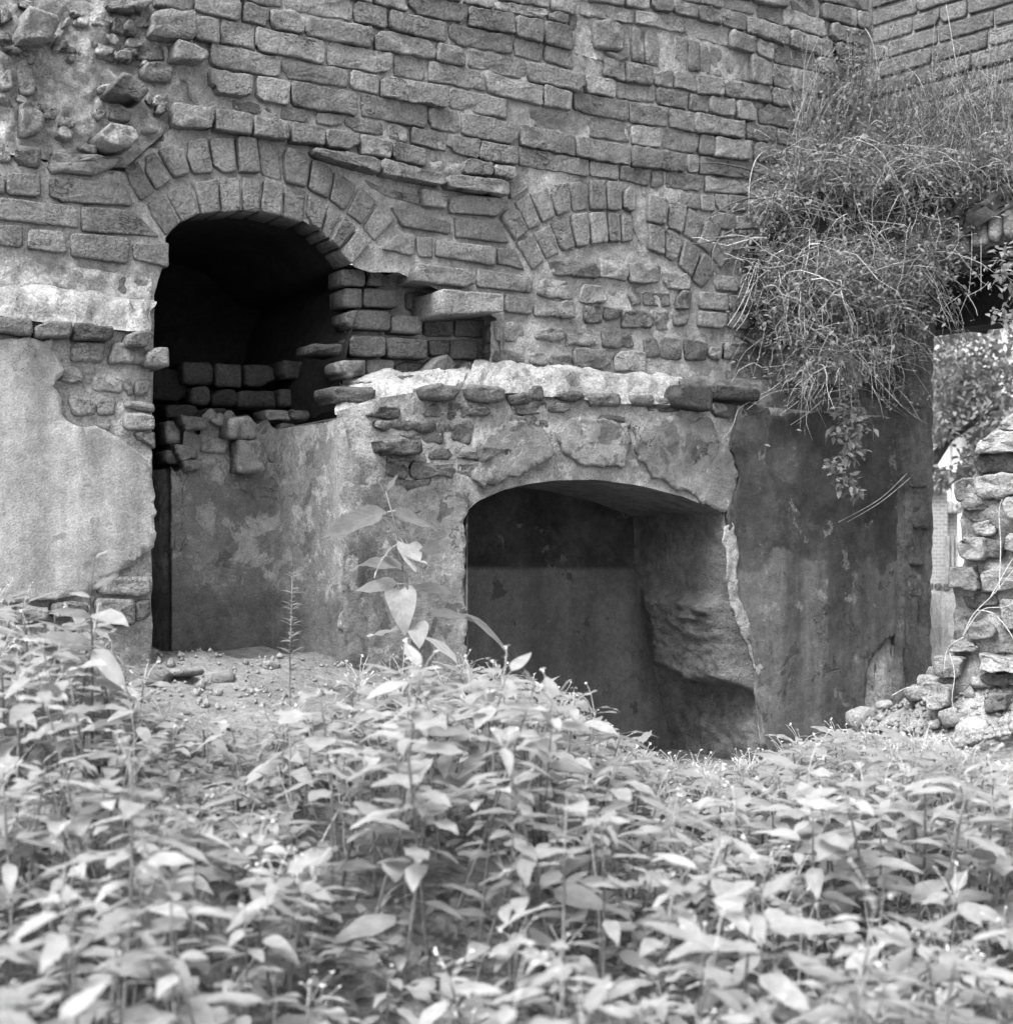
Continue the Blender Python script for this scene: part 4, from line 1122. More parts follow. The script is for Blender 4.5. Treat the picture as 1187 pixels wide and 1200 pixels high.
for k, (xa, xb, ya, yb) in enumerate([(1096, 1111, 516, 600), (1113, 1125, 505, 600), (1140, 1150, 520, 560)]):
    mesh_obj('pilaster' if k < 2 else 'window', box_verts(HP, HP.px(xa, 0)[0], HP.px(xb, 0)[0], -.6, HP.px(1, ya)[1], .12, .0), BF, M['white_wall'] if k < 2 else M['brick_mid'], house, smooth=False)
c0, c1 = HP.px(1088, 0)[0], HP.px(1092, 0)[0]
mesh_obj('window', box_verts(HP, c0, c1, HP.px(1, 556)[1], HP.px(1, 530)[1], .02, -.1), BF, M['brick_mid'], house, smooth=False)
# roof
zr = HP.px(1, 500)[1]
rv = [HP.P(b0 - .4, zr, .4), HP.P(b1 + .4, zr, .4), HP.P(b1 + .4, zr, -6.4), HP.P(b0 - .4, zr, -6.4), HP.P(b0 - .4, zr + 1.6, -3), HP.P(b1 + .4, zr + 1.6, -3)]
mesh_obj('roof', rv, [(0, 1, 5, 4), (2, 3, 4, 5), (0, 4, 3), (1, 2, 5), (3, 2, 1, 0)], M['brick_mid'], house, smooth=False)

# ------------------------------------------------------------------ leaves
def leaf_mesh(W=.48, droop=.25, fold=.25, heart=False, wave=.02, rows=8, cols=4, twist=0.0, petiole=.22):
    vs_, fs, uv = [], [], []
    for i in range(rows + 1):
        t = i / rows
        prof = math.sin(math.pi * min(1, t ** .72)) ** .85 * (1 - .12 * t)
        if heart: prof = math.sin(math.pi * min(1, (t * .93 + .07) ** .55)) ** .8
        hw = W * .5 * prof + (.004 if i in (0, rows) else 0)
        for j in range(cols + 1):
            s = (j / cols - .5) * 2
            x = s * hw
            y = t - (abs(s) * .10 * (1 - t) if heart else 0)
            zz = -droop * t * t + fold * abs(x) + wave * math.sin(t * 14 + s * 2) * abs(s) + twist * t * x
            vs_.append(Vector((x, y, zz))); uv.append((j / cols, t))
    n = cols + 1
    for i in range(rows):
        for j in range(cols):
            fs.append((i * n + j, i * n + j + 1, (i + 1) * n + j + 1, (i + 1) * n + j))
    b = len(vs_)
    for y, zz in ((-petiole, -.02), (.02, 0)):
        for th in (0, 2.1, 4.2):
            vs_.append(Vector((math.cos(th) * .012, y, zz + math.sin(th) * .012))); uv.append((.3, .5))
    for k in range(3):
        fs.append((b + k, b + (k + 1) % 3, b + 3 + (k + 1) % 3, b + 3 + k))
    return vs_, fs, uv
LR = random.Random(21)
LEAF = []
for k in range(7):
    LEAF.append(leaf_mesh(LR.uniform(.36, .64), LR.uniform(-.08, .3), LR.uniform(.02, .34), False, LR.uniform(.0, .045), twist=LR.uniform(-.6, .6)))
HEART = [leaf_mesh(.78, .12, .18, True, .02), leaf_mesh(.7, .3, .3, True, .03)]
SMALL = leaf_mesh(.55, .2, .2, False, .02, 3, 2, petiole=.1)
def me_of(geo, name, mat):
    v, f, uv = geo
    me = bpy.data.meshes.new(name)
    me.from_pydata([tuple(p) for p in v], [], f)
    me.polygons.foreach_set('use_smooth', [True] * len(me.polygons))
    me.materials.append(mat)
    ul = me.uv_layers.new(name='uv')
    li = np.empty(len(me.loops), dtype=np.int32); me.loops.foreach_get('vertex_index', li)
    ul.data.foreach_set('uv', np.asarray(uv, dtype=np.float32)[li].ravel())
    return me
LEAF_ME = [me_of(g, 'leaf', M['leaf']) for g in LEAF]
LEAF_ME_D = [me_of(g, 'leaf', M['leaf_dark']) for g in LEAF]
HEART_ME = [me_of(g, 'leaf', M['leaf_pale']) for g in HEART]
PALE_ME = [me_of(g, 'leaf', M['leaf_pale']) for g in LEAF]

def leaf_matrix(p, az, el, roll, L):
    """leaf base at p, pointing to azimuth az, elevation el"""
    m = Matrix.Translation(p) @ Matrix.Rotation(az, 4, 'Z') @ Matrix.Rotation(el, 4, 'X') @ Matrix.Rotation(roll, 4, 'Y')
    return m @ Matrix.Scale(L, 4)

class Proto:
    pass
def make_proto(seed, H, nl, kind='weed'):
    """geometry description of one weed: stem tube, leaves, flowers"""
    rr = random.Random(seed)
    pr = Proto(); pr.H = H
    bend = Vector((rr.uniform(-.12, .12), rr.uniform(-.12, .12), 0)) * H
    def ax(t): return Vector((bend.x * t * t, bend.y * t * t, H * t))
    pr.stem = MB(); pr.stem.tube([ax(i / 6) for i in range(7)], .0042, .0016, 5)
    pr.leaves = []
    az = rr.uniform(0, 6.28)
    for i in range(nl):
        q = i / (nl - 1)
        t = .42 + .58 * (1 - (1 - q) ** 1.7)
        az += 2.4 + rr.uniform(-.35, .35)
        L = (.098 - .038 * q + rr.uniform(-.024, .018)) * (1 if H > .25 else .85)
        if q > .9: L *= .75
        el = rr.gauss(-.02, .16) + (.2 if q > .85 else 0)
        p = ax(t) + Vector((math.sin(-az) * 0, 0, 0))
        d = Vector((-math.sin(az), math.cos(az), 0))
        p = p + d * (L * .25) + Vector((0, 0, L * .12))
        m = leaf_matrix(p, az, el, rr.gauss(0, .22), L)
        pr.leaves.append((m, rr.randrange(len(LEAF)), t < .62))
    pr.flowers = None
    if rr.random() < .65:
        fl = MB()
        for k in range(rr.randint(2, 4)):
            a = rr.uniform(0, 6.28)
            d = Vector((math.cos(a), math.sin(a), 0))
            p0 = ax(.96); p1 = p0 + d * rr.uniform(.02, .05) + Vector((0, 0, rr.uniform(.03, .07)))
            fl.tube([p0, (p0 + p1) / 2 + Vector((0, 0, .008)), p1], .0007, .0005, 3)
            for _ in range(3):
                fl.add(SMALL[0], SMALL[1], SMALL[2], leaf_matrix(p1, rr.uniform(0, 6.28), rr.uniform(-.5, .8), 0, rr.uniform(.005, .009)))
        pr.flowers = fl
    return pr
PROTO = {'tall': [make_proto(100 + i, .46, 13) for i in range(5)], 'mid': [make_proto(200 + i, .33, 11) for i in range(5)], 'low': [make_proto(300 + i, .2, 9) for i in range(4)]}

def realise(pr, name='leafy_weed'):
    root = empty(name)
    pr.stem.build('stem', M['stem'], None).parent = root
    for (m, k, low) in pr.leaves:
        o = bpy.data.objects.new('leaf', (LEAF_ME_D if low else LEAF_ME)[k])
        COL.objects.link(o); o.matrix_local = m; o.parent = root
    if pr.flowers:
        pr.flowers.build('flower_cluster', M['flower'], None).parent = root
    return root
def copy_tree(src, name):
    r = src.copy(); COL.objects.link(r); r.name = name
    for ch in KIDS[src]:
        c = ch.copy(); COL.objects.link(c); c.parent = r
    return r
KIDS = {}
MASTER = {}

# canopy limit: tops of the weeds as seen from the path, as heights
TOPL = [(-200, 700), (0, 700), (60, 705), (110, 720), (150, 785), (200, 828), (300, 838), (360, 825), (400, 808), (480, 782), (560, 784), (640, 802), (700, 850), (760, 892), (830, 908), (900, 894), (960, 862), (1000, 855), (1060, 870), (1120, 885), (1187, 895), (1400, 890)]
def project(x, y, zz):
    return CX + x / y * F, HY - (zz - E) / y * F
BARE = [[(170, 735), (240, 735), (420, 745), (440, 790), (330, 812), (230, 812), (180, 800)]]
PATCH = [[(165, 905), (225, 895), (325, 905), (300, 945), (200, 950), (160, 930)], [(0, 840), (65, 845), (80, 900), (0, 910)], [(980, 840), (1090, 800), (1187, 810), (1187, 880), (1080, 880)]]
def blocked(x, y):
    zz = ground_z(x, y)
    px, py = project(x, y, zz)
    for pgs in BARE + PATCH:
        if pip(np.array([px]), np.array([py]), pgs)[0]: return True
    return False
PRR = random.Random(77)
spots = []
tries = 0
# Poisson-like scatter over the plot in front of the wall
grid = {}
def far_enough(x, y, d):
    gi, gj = int(x / .06), int(y / .06)
    k = int(d / .06) + 1
    for a in range(gi - k, gi + k + 1):
        for b in range(gj - k, gj + k + 1):
            for (X, Y) in grid.get((a, b), ()):
                if (X - x) ** 2 + (Y - y) ** 2 < d * d: return False
    return True
LOW = Plane(UP.O + UP.N * (DL + .03), UP.U, UP.N)
while tries < 26000 and len(spots) < 1500:
    tries += 1
    y = 1.4 + 4.45 * PRR.random() ** 1.05
    half = y * .40 + .12
    x = PRR.uniform(-half, half)
    if (Vector((x, y)) - LOW.O).dot(UP.N) < .04: continue            # behind the wall face
    if (Vector((x, y)) - CORNER).dot(RW.N) < PW + .06 and y > 4.9: continue
    px, pyg = project(x, y, ground_z(x, y))
    if px > 1080 and y > 4.5: continue
    if blocked(x, y) and PRR.random() < .93: continue
    dd = .07 if y > 2.2 else .082
    if pyg < 790 and px < 470: dd = .1
    if not far_enough(x, y, dd): continue
    g = ground_z(x, y)
    lim = lerp_line(TOPL, px) + abs(PRR.gauss(0, 16))
    if y < 3.0 and 150 < px < 335: lim = max(lim, 948 + abs(PRR.gauss(0, 20)))
    if y < 2.85 and px < 80: lim = max(lim, 900 + abs(PRR.gauss(0, 15)))
    ztop = E - (lim - HY) / F * y
    hmax = ztop - g
    cl_ = fbm(x * 1.6 + 3, y * 1.6, 7.7, 3)
    if pip(np.array([px]), np.array([pyg]), [(210, 960), (300, 935), (420, 960), (430, 1060), (330, 1120), (190, 1070)])[0] and PRR.random() < .8: continue
    if cl_ < -.12 and PRR.random() < .5: continue
    hmax = min(hmax, .42 + .55 * cl_ + PRR.uniform(-.05, .1)) if y < 3.4 else hmax
    if hmax < .08: continue
    grid.setdefault((int(x / .06), int(y / .06)), []).append((x, y))
    kind = 'tall' if hmax > .40 else 'mid' if hmax > .26 else 'low'
    if kind == 'tall' and PRR.random() < .35: kind = 'mid'
    pr = PRR.choice(PROTO[kind])
    s = PRR.uniform(.62, 1.2)
    sink = min(0.0, hmax - pr.H * s)
    spots.append((y, x, g + max(sink, -.12), s, PRR.uniform(0, 6.28), kind, pr, px, project(x, y, g + pr.H * s)[1]))
# keep a gap for the dark hollow left of centre
spots.sort(key=lambda a: a[0])
inview = [a for a in spots if -60 < a[7] < 1250 and a[8] < 1240]
single = set(id(a) for a in inview[:285])
ZX = [(60, 'by the left edge'), (180, 'below the left plaster'), (310, 'below the alcove'), (430, 'below the feathery weed'), (545, 'below the heart-leaved weed'), (660, 'below the hearth, left half'), (780, 'below the hearth, right half'), (900, 'below the hearth cheek'), (1030, 'below the dark plaster'), (1120, 'below the doorway'), (9999, 'by the right edge')]
rest_l, rest_s, rest_f = MB(), MB(), MB()
from collections import Counter
for a in spots:
    y, x, zz, s, az, kind, pr, px, py = a
    m4 = Matrix.Translation((x, y, zz)) @ Matrix.Rotation(az, 4, 'Z') @ Matrix.Rotation(PRR.gauss(0, .14), 4, 'X') @ Matrix.Rotation(PRR.gauss(0, .1), 4, 'Y') @ Matrix.Scale(s, 4)
    if id(a) in single:
        if pr not in MASTER:
            r = realise(pr); MASTER[pr] = r; KIDS[r] = list(r.children)
        else:
            r = copy_tree(MASTER[pr], 'leafy_weed')
        r.matrix_basis = m4
        zone = next(n for lim, n in ZX if px < lim)
        dist = 'at the bottom edge' if y < 1.6 else 'in the near foreground' if y < 1.95 else 'behind the nearest plants' if y < 2.3 else 'halfway to the wall'
        tag(r, '%s broad-leaved weed %s %s, %s' % ({'tall': 'tall', 'mid': 'knee-high', 'low': 'low'}[kind], 'with tiny white flowers' if pr.flowers else 'without flowers', dist, zone), 'weed', '%s weeds %s, %s%s' % (kind, dist, zone, ', flowering' if pr.flowers else ''))
    else:
        for (m, k, low) in pr.leaves:
            rest_l.add(*LEAF[k], m4 @ m)
        rest_s.add(pr.stem.v, pr.stem.f, pr.stem.uv, m4)
        if pr.flowers:
            rest_f.add(pr.flowers.v, pr.flowers.f, pr.flowers.uv, m4)
cover = empty('weed_cover', (0, 3.6, ground_z(0, 3.6)))
tag(cover, 'dense bed of broad-leaved weeds growing up to the foot of the wall', 'weeds', None, 'stuff')
o = rest_l.build('leaf_mass', M['leaf'], cover); o['kind'] = 'stuff'
o = rest_s.build('stem_mass', M['stem'], cover); o['kind'] = 'stuff'
o = rest_f.build('flower_mass', M['flower'], cover); o['kind'] = 'stuff'

# ground herbs: small lobed leaves close to the soil
gh = MB()
GR = random.Random(31)
n = 0
while n < 22000:
    y = 1.3 + 4.3 * GR.random(); x = GR.uniform(-1, 1) * (y * .4 + .1)
    if (Vector((x, y)) - LOW.O).dot(UP.N) < .03: continue
    g = ground_z(x, y)
    px, py = project(x, y, g)
    if pip(np.array([px]), np.array([py]), BARE[0])[0]: n += 1; continue
    n += 1
    hgt = GR.uniform(.01, .09) if n % 2 else GR.uniform(.03, .22) * max(.15, min(1, .5 + 1.6 * fbm(x * 2.2, y * 2.2, 1.7, 3)))
    if project(x, y, g + hgt)[1] < lerp_line(TOPL, px) + 8: continue
    gh.add(*SMALL, leaf_matrix(Vector((x, y, g + hgt)), GR.uniform(0, 6.28), GR.uniform(-.4, .5), GR.uniform(-.4, .4), GR.uniform(.014, .045)))
gw = MB()
for i in range(1500):
    y = 1.5 + 3.2 * GR.random(); x = GR.uniform(-1, 1) * (y * .38 + .1)
    if fbm(x * 2.5 + 9, y * 2.5, 4.4, 2) < .02: continue
    if (Vector((x, y)) - LOW.O).dot(UP.N) < .1: continue
    g = ground_z(x, y); px, py = project(x, y, g)
    Lg = GR.uniform(.08, .34)
    if project(x, y, g + Lg)[1] < lerp_line(TOPL, px): continue
    p = Vector((x, y, g)); d = Vector((GR.gauss(0, .25), GR.gauss(0, .25), 1)).normalized()
    pts = [p]
    for k in range(6):
        d = (d + Vector((GR.gauss(0, .12), GR.gauss(0, .12), -.09))).normalized(); pts.append(pts[-1] + d * Lg / 6)
    gw.tube(pts, GR.uniform(.0012, .0022), .0004, 3)
o = gw.build('wispy_grass', M['straw'])
tag(o, 'thin pale grass blades growing between the weeds', 'grass', None, 'stuff')
o = gh.build('ground_herbs', M['leaf_dark'])
tag(o, 'low small-leaved herbs covering the soil under the taller weeds', 'ground cover', None, 'stuff')

# ------------------------------------------------------------------ particular plants
def at(px, py, Y):
    return Vector(((px - CX) / F * Y, Y, E - (py - HY) / F * Y))
# tall plant in front of the plaster between alcove and hearth
Yp = 3.9
base = at(478, 800, Yp); base.z = ground_z(base.x, base.y)
tp = empty('heart_leaved_weed', tuple(base))
tag(tp, 'tall weed with pale heart-shaped leaves standing before the plaster left of the hearth', 'weed')
ax_ = [base, at(484, 745, Yp), at(480, 700, Yp), at(468, 650, Yp), at(462, 610, Yp), at(452, 575, Yp)]
mb = MB(); mb.tube([p - base for p in ax_], .004, .0015, 5)
mb.build('stem', M['stem']).parent = tp
def own_leaf(me, px, py, tx, ty, parent, base, Y, yaw_depth=.0, Lmul=1.0, roll=0.0):
    a = at(px, py, Y); b = at(tx, ty, Y - yaw_depth)
    d = b - a; L = d.length * Lmul
    az = math.atan2(-d.x, d.y); el = math.asin(max(-1, min(1, d.z / d.length)))
    o = bpy.data.objects.new('leaf', me); COL.objects.link(o)
    o.matrix_local = leaf_matrix(a - base, az, el, roll, L); o.parent = parent
    return o
for (x0, y0, x1, y1, me, dep, roll) in [(455, 600, 374, 620, PALE_ME[0], .02, .7), (460, 604, 520, 612, PALE_ME[1], .05, -.6), (478, 638, 488, 668, HEART_ME[0], .05, .1), (470, 632, 440, 592, PALE_ME[2], -.03, .5), (490, 650, 532, 630, PALE_ME[3], .02, -.7),
                              (468, 692, 476, 738, HEART_ME[1], .06, .15), (466, 684, 415, 686, PALE_ME[4], .03, .6), (484, 690, 540, 684, PALE_ME[5], .02, -.5), (488, 730, 492, 758, HEART_ME[0], .05, 0), (480, 668, 425, 650, PALE_ME[1], -.05, .3),
                              (450, 578, 440, 555, PALE_ME[2], 0, .3), (453, 576, 466, 556, PALE_ME[3], 0, -.4), (500, 720, 560, 716, PALE_ME[6], .0, -.6), (540, 720, 605, 748, PALE_ME[5], .06, -.4), (470, 655, 505, 655, PALE_ME[0], .06, -.3), (462, 640, 430, 668, PALE_ME[6], .05, .4), (500, 745, 540, 770, PALE_ME[4], .08, -.2), (480, 735, 430, 745, PALE_ME[3], .05, .5)]:
    own_leaf(me, x0, y0, x1, y1, tp, base, Yp, dep, 1.0, roll)
# long drooping stalk with a bud, reaching over the hearth
# feathery spike
Yf = 3.7
base = at(340, 845, Yf); base.z = ground_z(base.x, base.y)
fp = empty('feathery_weed', tuple(base))
tag(fp, 'slender upright weed with feathery whorled leaves in front of the alcove', 'weed')
mb = MB(); top = at(343, 672, Yf)
mb.tube([Vector((0, 0, 0)), (at(340, 770, Yf) - base), top - base], .0032, .0012, 5)
mb.build('stem', M['stem']).parent = fp
mb = MB(); fr_ = random.Random(4)
for i in range(26):
    t = i / 25
    p = at(340, 790, Yf).lerp(top, t) - base
    for k in range(5):
        mb.add(*SMALL, leaf_matrix(p, fr_.uniform(0, 6.28), fr_.uniform(.1, .7), 0, (.042 - .02 * t) * fr_.uniform(.7, 1.2) * (1 if i % 4 < 2 else .45)) @ Matrix.Diagonal((.35, 1, 1, 1)))
o = mb.build('foliage', M['leaf']); o.parent = fp
# tall thin stalk at the left
Yl = 3.1
base = at(108, 870, Yl); base.z = ground_z(base.x, base.y)
lp = empty('thin_stalked_weed', tuple(base))
tag(lp, 'thin dark stalk with small hanging leaves before the plaster at the left', 'weed')
mb = MB(); mb.tube([Vector((0, 0, 0)), at(109, 760, Yl) - base, at(106, 700, Yl) - base, at(112, 650, Yl) - base], .0032, .001, 5)
mb.build('stem', M['twig_dark']).parent = lp
for (x0, y0, x1, y1, dep) in [(109, 690, 140, 672, 0), (107, 700, 85, 690, .03), (111, 655, 128, 640, 0), (111, 660, 96, 648, 0), (109, 720, 150, 722, .05), (108, 725, 60, 705, .03), (108, 760, 150, 800, .04), (108, 760, 50, 735, .04)]:
    own_leaf(LEAF_ME[LR.randrange(7)], x0, y0, x1, y1, lp, base, Yl, dep, 1, LR.uniform(-.6, .6))

# ------------------------------------------------------------------ stone slab and loose rubble
def chunk(name, c, size, mat, seed, rot=0.0, tilt=0.0):
    rr = random.Random(seed)
    sx, sy, sz = size
    m = Matrix.Rotation(rot, 3, 'Z') @ Matrix.Rotation(tilt, 3, 'X') @ Matrix.Rotation(rr.uniform(-.25, .25), 3, 'Y')
    vs_, fs = [], []
    n = 3
    idx = {}
    def vid(i, j, k):
        key = (i, j, k)
        if key not in idx:
            p = Vector(((i / n - .5), (j / n - .5), (k / n - .5)))
            q = p.copy()
            r_ = max(abs(p.x), abs(p.y), abs(p.z))
            rn = p.length
            q = q * (1 - .22 * max(0, rn - .5) / .366)
            q = Vector((q.x * sx, q.y * sy, q.z * sz)) + Vector((rr.uniform(-1, 1), rr.uniform(-1, 1), rr.uniform(-1, 1))) * min(size) * .07
            idx[key] = len(vs_); vs_.append(m @ q)
        return idx[key]
    for a_ in range(n):
        for b_ in range(n):
            fs.append((vid(a_, b_, 0), vid(a_, b_ + 1, 0), vid(a_ + 1, b_ + 1, 0), vid(a_ + 1, b_, 0)))
            fs.append((vid(a_, b_, n), vid(a_ + 1, b_, n), vid(a_ + 1, b_ + 1, n), vid(a_, b_ + 1, n)))
            fs.append((vid(a_, 0, b_), vid(a_ + 1, 0, b_), vid(a_ + 1, 0, b_ + 1), vid(a_, 0, b_ + 1)))
            fs.append((vid(a_, n, b_), vid(a_, n, b_ + 1), vid(a_ + 1, n, b_ + 1), vid(a_ + 1, n, b_)))
            fs.append((vid(0, a_, b_), vid(0, a_, b_ + 1), vid(0, a_ + 1, b_ + 1), vid(0, a_ + 1, b_)))
            fs.append((vid(n, a_, b_), vid(n, a_ + 1, b_), vid(n, a_ + 1, b_ + 1), vid(n, a_, b_ + 1)))
    return mesh_obj(name, vs_, fs, mat, None, c)
_p = at(205, 765, 4.12)
sl = chunk('stone_slab', (_p.x, _p.y, ground_z(_p.x, _p.y) + .006), (.19, .07, .022), M['soil'], 3, -.5, -.1)
tag(sl, 'flat thin slab lying on the dirt slope at the foot of the alcove', 'slab')
rr = random.Random(8)
for k in range(26):
    px = rr.uniform(990, 1190); Y = rr.uniform(4.3, 5.4)
    x = (px - CX) / F * Y
    if (Vector((x, Y)) - LOW.O).dot(UP.N) < .1: continue
    g = ground_z(x, Y) + .05 + .08 * max(0, min(1, (px - 1010) / 150))
    s_ = rr.uniform(.035, .10)
    o = chunk('rubble_stone', (x, Y, g + s_ * .2), (s_ * rr.uniform(1, 1.6), s_, s_ * rr.uniform(.6, .9)), M['brick_pale'] if rr.random() < .6 else M['brick'], k, rr.uniform(0, 3), rr.uniform(-.4, .4))
    tag(o, 'loose pale stone in the rubble heap below the broken pier', 'stone', 'rubble below the broken pier')
for k, (px, Y, s_, lab) in enumerate([(262, 4.15, .045, 'small brick fragment on the bare dirt below the alcove'), (318, 4.3, .035, 'smaller brick fragment on the dirt right of the alcove middle'), (185, 4.05, .06, 'broken brick end beside the flat slab under the alcove'), (395, 4.25, .05, 'broken brick on the dirt below the pier')]):
    x = (px - CX) / F * Y
    o = chunk('brick_fragment', (x, Y, ground_z(x, Y) + s_ * .2), (s_ * 1.5, s_, s_ * .7), M['brick'], 80 + k, .7 * k, .2)
    tag(o, lab, 'brick fragment')
for k, (px, Y, s_) in enumerate([(30, 3.0, .13), (12, 2.9, .1)]):
    x = (px - CX) / F * Y
    o = chunk('rubble_stone', (x, Y, ground_z(x, Y) + s_ * .3), (s_ * 1.3, s_, s_ * .7), M['brick_pale'], 50 + k, .4 + k, .2)
    tag(o, ['pale broken stone among the weeds at the left edge', 'smaller pale stone beside the broken stone at the left edge'][k], 'stone')
for k, (px, Y, s_) in enumerate([(215, 3.1, .16), (265, 3.15, .15), (310, 3.2, .1)]):
    x = (px - CX) / F * Y
    o = chunk('rubble_stone', (x, Y, ground_z(x, Y) + s_ * .12), (s_ * 1.6, s_, s_ * .5), M['brick_pale'], 60 + k, .2 * k, .1)
    tag(o, ['flat pale stone in the weeds left of centre, leftmost of three', 'flat pale stone in the weeds left of centre, middle of three', 'flat pale stone in the weeds left of centre, rightmost of three'][k], 'stone')
# rubble mound
vs_, fs = [], []
NX, NY = 70, 60
for j in range(NY + 1):
    Y = 4.0 + 1.75 * j / NY
    for i in range(NX + 1):
        px = 960 + 330 * i / NX
        x = (px - CX) / F * Y
        e = min(1, 4 * min(i / NX, 1 - i / NX)) * min(1, 4 * min(j / NY, 1 - j / NY))
        hh = -.03 + e * (.05 + .10 * max(0, min(1, (px - 1010) / 150))) + .035 * e * fbm(x * 9, Y * 9, 2.2, 5)
        vs_.append(Vector((x, Y, ground_z(x, Y) + hh)))
for j in range(NY):
    for i in range(NX):
        a = j * (NX + 1) + i
        fs.append((a, a + 1, a + NX + 2, a + NX + 1))
o = mesh_obj('rubble_mound', vs_, fs, M['pale_soil']); o['kind'] = 'structure'
def mound_z(x, Y):
    px = CX + x / Y * F
    return ground_z(x, Y) + (.02 + .10 * max(0, min(1, (px - 1010) / 150)) if 990 < px < 1260 and 4.2 < Y < 5.6 else 0)
# rubble gravel
gv = MB()
oct_ = [Vector((1, 0, 0)), Vector((-1, 0, 0)), Vector((0, 1, 0)), Vector((0, -1, 0)), Vector((0, 0, 1)), Vector((0, 0, -1))]
OF = ((0, 2, 4), (2, 1, 4), (1, 3, 4), (3, 0, 4), (2, 0, 5), (1, 2, 5), (3, 1, 5), (0, 3, 5))
for k in range(4100):
    if k < 3600:
        px = rr.uniform(975, 1230); Y = rr.uniform(4.2, 5.7)
    else:
        px = rr.uniform(150, 430); Y = rr.uniform(3.2, 4.5)
    x = (px - CX) / F * Y
    g = mound_z(x, Y); s_ = rr.uniform(.004, .012) * (1 if k % 7 else 2.2) * (1 if k < 3600 else .7)
    c = Vector((x, Y, g + s_ * .4)); b = len(gv.v)
    gv.v += [c + o_ * s_ * rr.uniform(.6, 1.4) for o_ in oct_]; gv.uv += [(0, 0)] * 6
    gv.f += [(b + i, b + j, b + l) for i, j, l in OF]
o = gv.build('rubble_gravel', M['pale_soil'])
tag(o, 'pale crumbled mortar and gravel at the foot of the broken pier', 'gravel', None, 'stuff')

# ------------------------------------------------------------------ creepers in the corner
CR = random.Random(99)
def strand(p, d, L, n=8, grav=.5, wob=.25):
    pts = [p.copy()]
    d = d.normalized()
    for i in range(n):
        d = (d + Vector((CR.gauss(0, wob), CR.gauss(0, wob), CR.gauss(0, wob) - grav)) * (1.0 / n) * 2).normalized()
        pts.append(pts[-1] + d * (L / n))
    return pts
roots = [P3(UP, 868, 350, .03), P3(UP, 880, 300, .03), P3(UP, 905, 240, .03), P3(UP, 950, 205, .04), P3(UP, 1000, 205, .06), P3(RW, 1040, 205, .12), P3(RW, 1090, 205, PW), P3(RW, 1140, 205, PW), P3(RW, 1187, 190, PW), P3(RW, 1260, 170, PW)]
low_roots = [P3(UP, 925, 395, .05), P3(UP, 945, 380, .08), P3(UP, 980, 350, .12), P3(UP, 1020, 330, .16), P3(RW, 1060, 320, PW + .06), P3(RW, 1090, 300, PW + .04), P3(RW, 1060, 330, PW + .06), P3(UP, 1040, 400, .2), P3(UP, 1000, 425, .18), P3(UP, 960, 430, .17), P3(UP, 935, 436, .16)]
mid_roots = [P3(UP, 893, 345, .04), P3(UP, 905, 300, .05), P3(UP, 930, 330, .08), P3(UP, 915, 375, .08), P3(UP, 955, 300, .12), P3(UP, 960, 350, .13), P3(UP, 990, 320, .16), P3(UP, 1000, 280, .16)]
def along(L, t):
    k = t * (len(L) - 1); i = min(int(k), len(L) - 2)
    return L[i].lerp(L[i + 1], k - i)
out_dir = Vector((UP.N.x + RW.N.x, UP.N.y + RW.N.y, 0)).normalized()
creeper = empty('dry_creeper', tuple(P3(UP, 980, 330, .05)))
tag(creeper, 'tangled dry creeper hanging over the wall corner above the doorway', 'creeper')
tw, lf, tw2 = MB(), MB(), MB()
for i in range(3000):
    if CR.random() < .62:
        t = .2 + .8 * CR.random(); p = along(roots, t)
    else:
        t = CR.random(); p = along(low_roots, t)
    if i % 5 == 0:
        t = CR.random() * .6; p = along(mid_roots, CR.random())
    p = p + Vector((CR.gauss(0, .03), CR.gauss(0, .03), CR.gauss(0, .05))) + out_dir * abs(CR.gauss(0, .09))
    if t > .66 and i % 10 > 3 and p.x > 1.62: continue
    d = out_dir * CR.uniform(.1, 1.0) + Vector((CR.gauss(0, .6), CR.gauss(0, .4), CR.uniform(-.5, .7)))
    L = CR.uniform(.1, .3) if i % 7 else CR.uniform(.3, .65)
    if p.x > 1.62: L *= .55
    if p.x < 1.12: L *= .7
    pts = strand(p, d, L, 8, CR.uniform(.2, 1.0), CR.choice([.5, .9, 1.3]))
    leafy = fbm(p.x * 6, p.y * 6, p.z * 6, 3) > -.05 and p.z > E + .75
    (tw if CR.random() < .7 else tw2).tube(pts, CR.choice([.0008, .001, .0013, .0018, .0028]), .0006, 3)
    for q in pts[2:]:
        for _ in range(CR.randint(0, 3) if leafy else (1 if CR.random() < .3 else 0)):
            lf.add(*SMALL, leaf_matrix(q + Vector((CR.gauss(0, .012), CR.gauss(0, .012), CR.gauss(0, .012))), CR.uniform(0, 6.28), CR.uniform(-1.2, .8), CR.uniform(-1, 1), CR.uniform(.008, .026)))
for i in range(760):      # thin growth reaching up the side wall
    px_ = CR.uniform(925, 1195); py_ = CR.uniform(120, 235)
    f_ = (lambda a, b, c: P3(RW, a, b, c)) if px_ > 1015 else (lambda a, b, c: P3(UP, a, b, c))
    p = f_(px_, py_, CR.uniform(.02, .12))
    pts = strand(p, Vector((CR.gauss(0, .35), CR.gauss(0, .3) - .15, 1)), CR.uniform(.1, .36), 7, CR.uniform(-.15, .3), .35)
    (tw if CR.random() < .55 else tw2).tube(pts, CR.uniform(.0007, .0016), .0005, 3)
    for q in pts[1:]:
        for _ in range(CR.choice([0, 1, 1, 2])):
            lf.add(*SMALL, leaf_matrix(q + Vector((CR.gauss(0, .01), CR.gauss(0, .01), CR.gauss(0, .01))), CR.uniform(0, 6.28), CR.uniform(-.9, .9), CR.uniform(-1, 1), CR.uniform(.007, .02)))
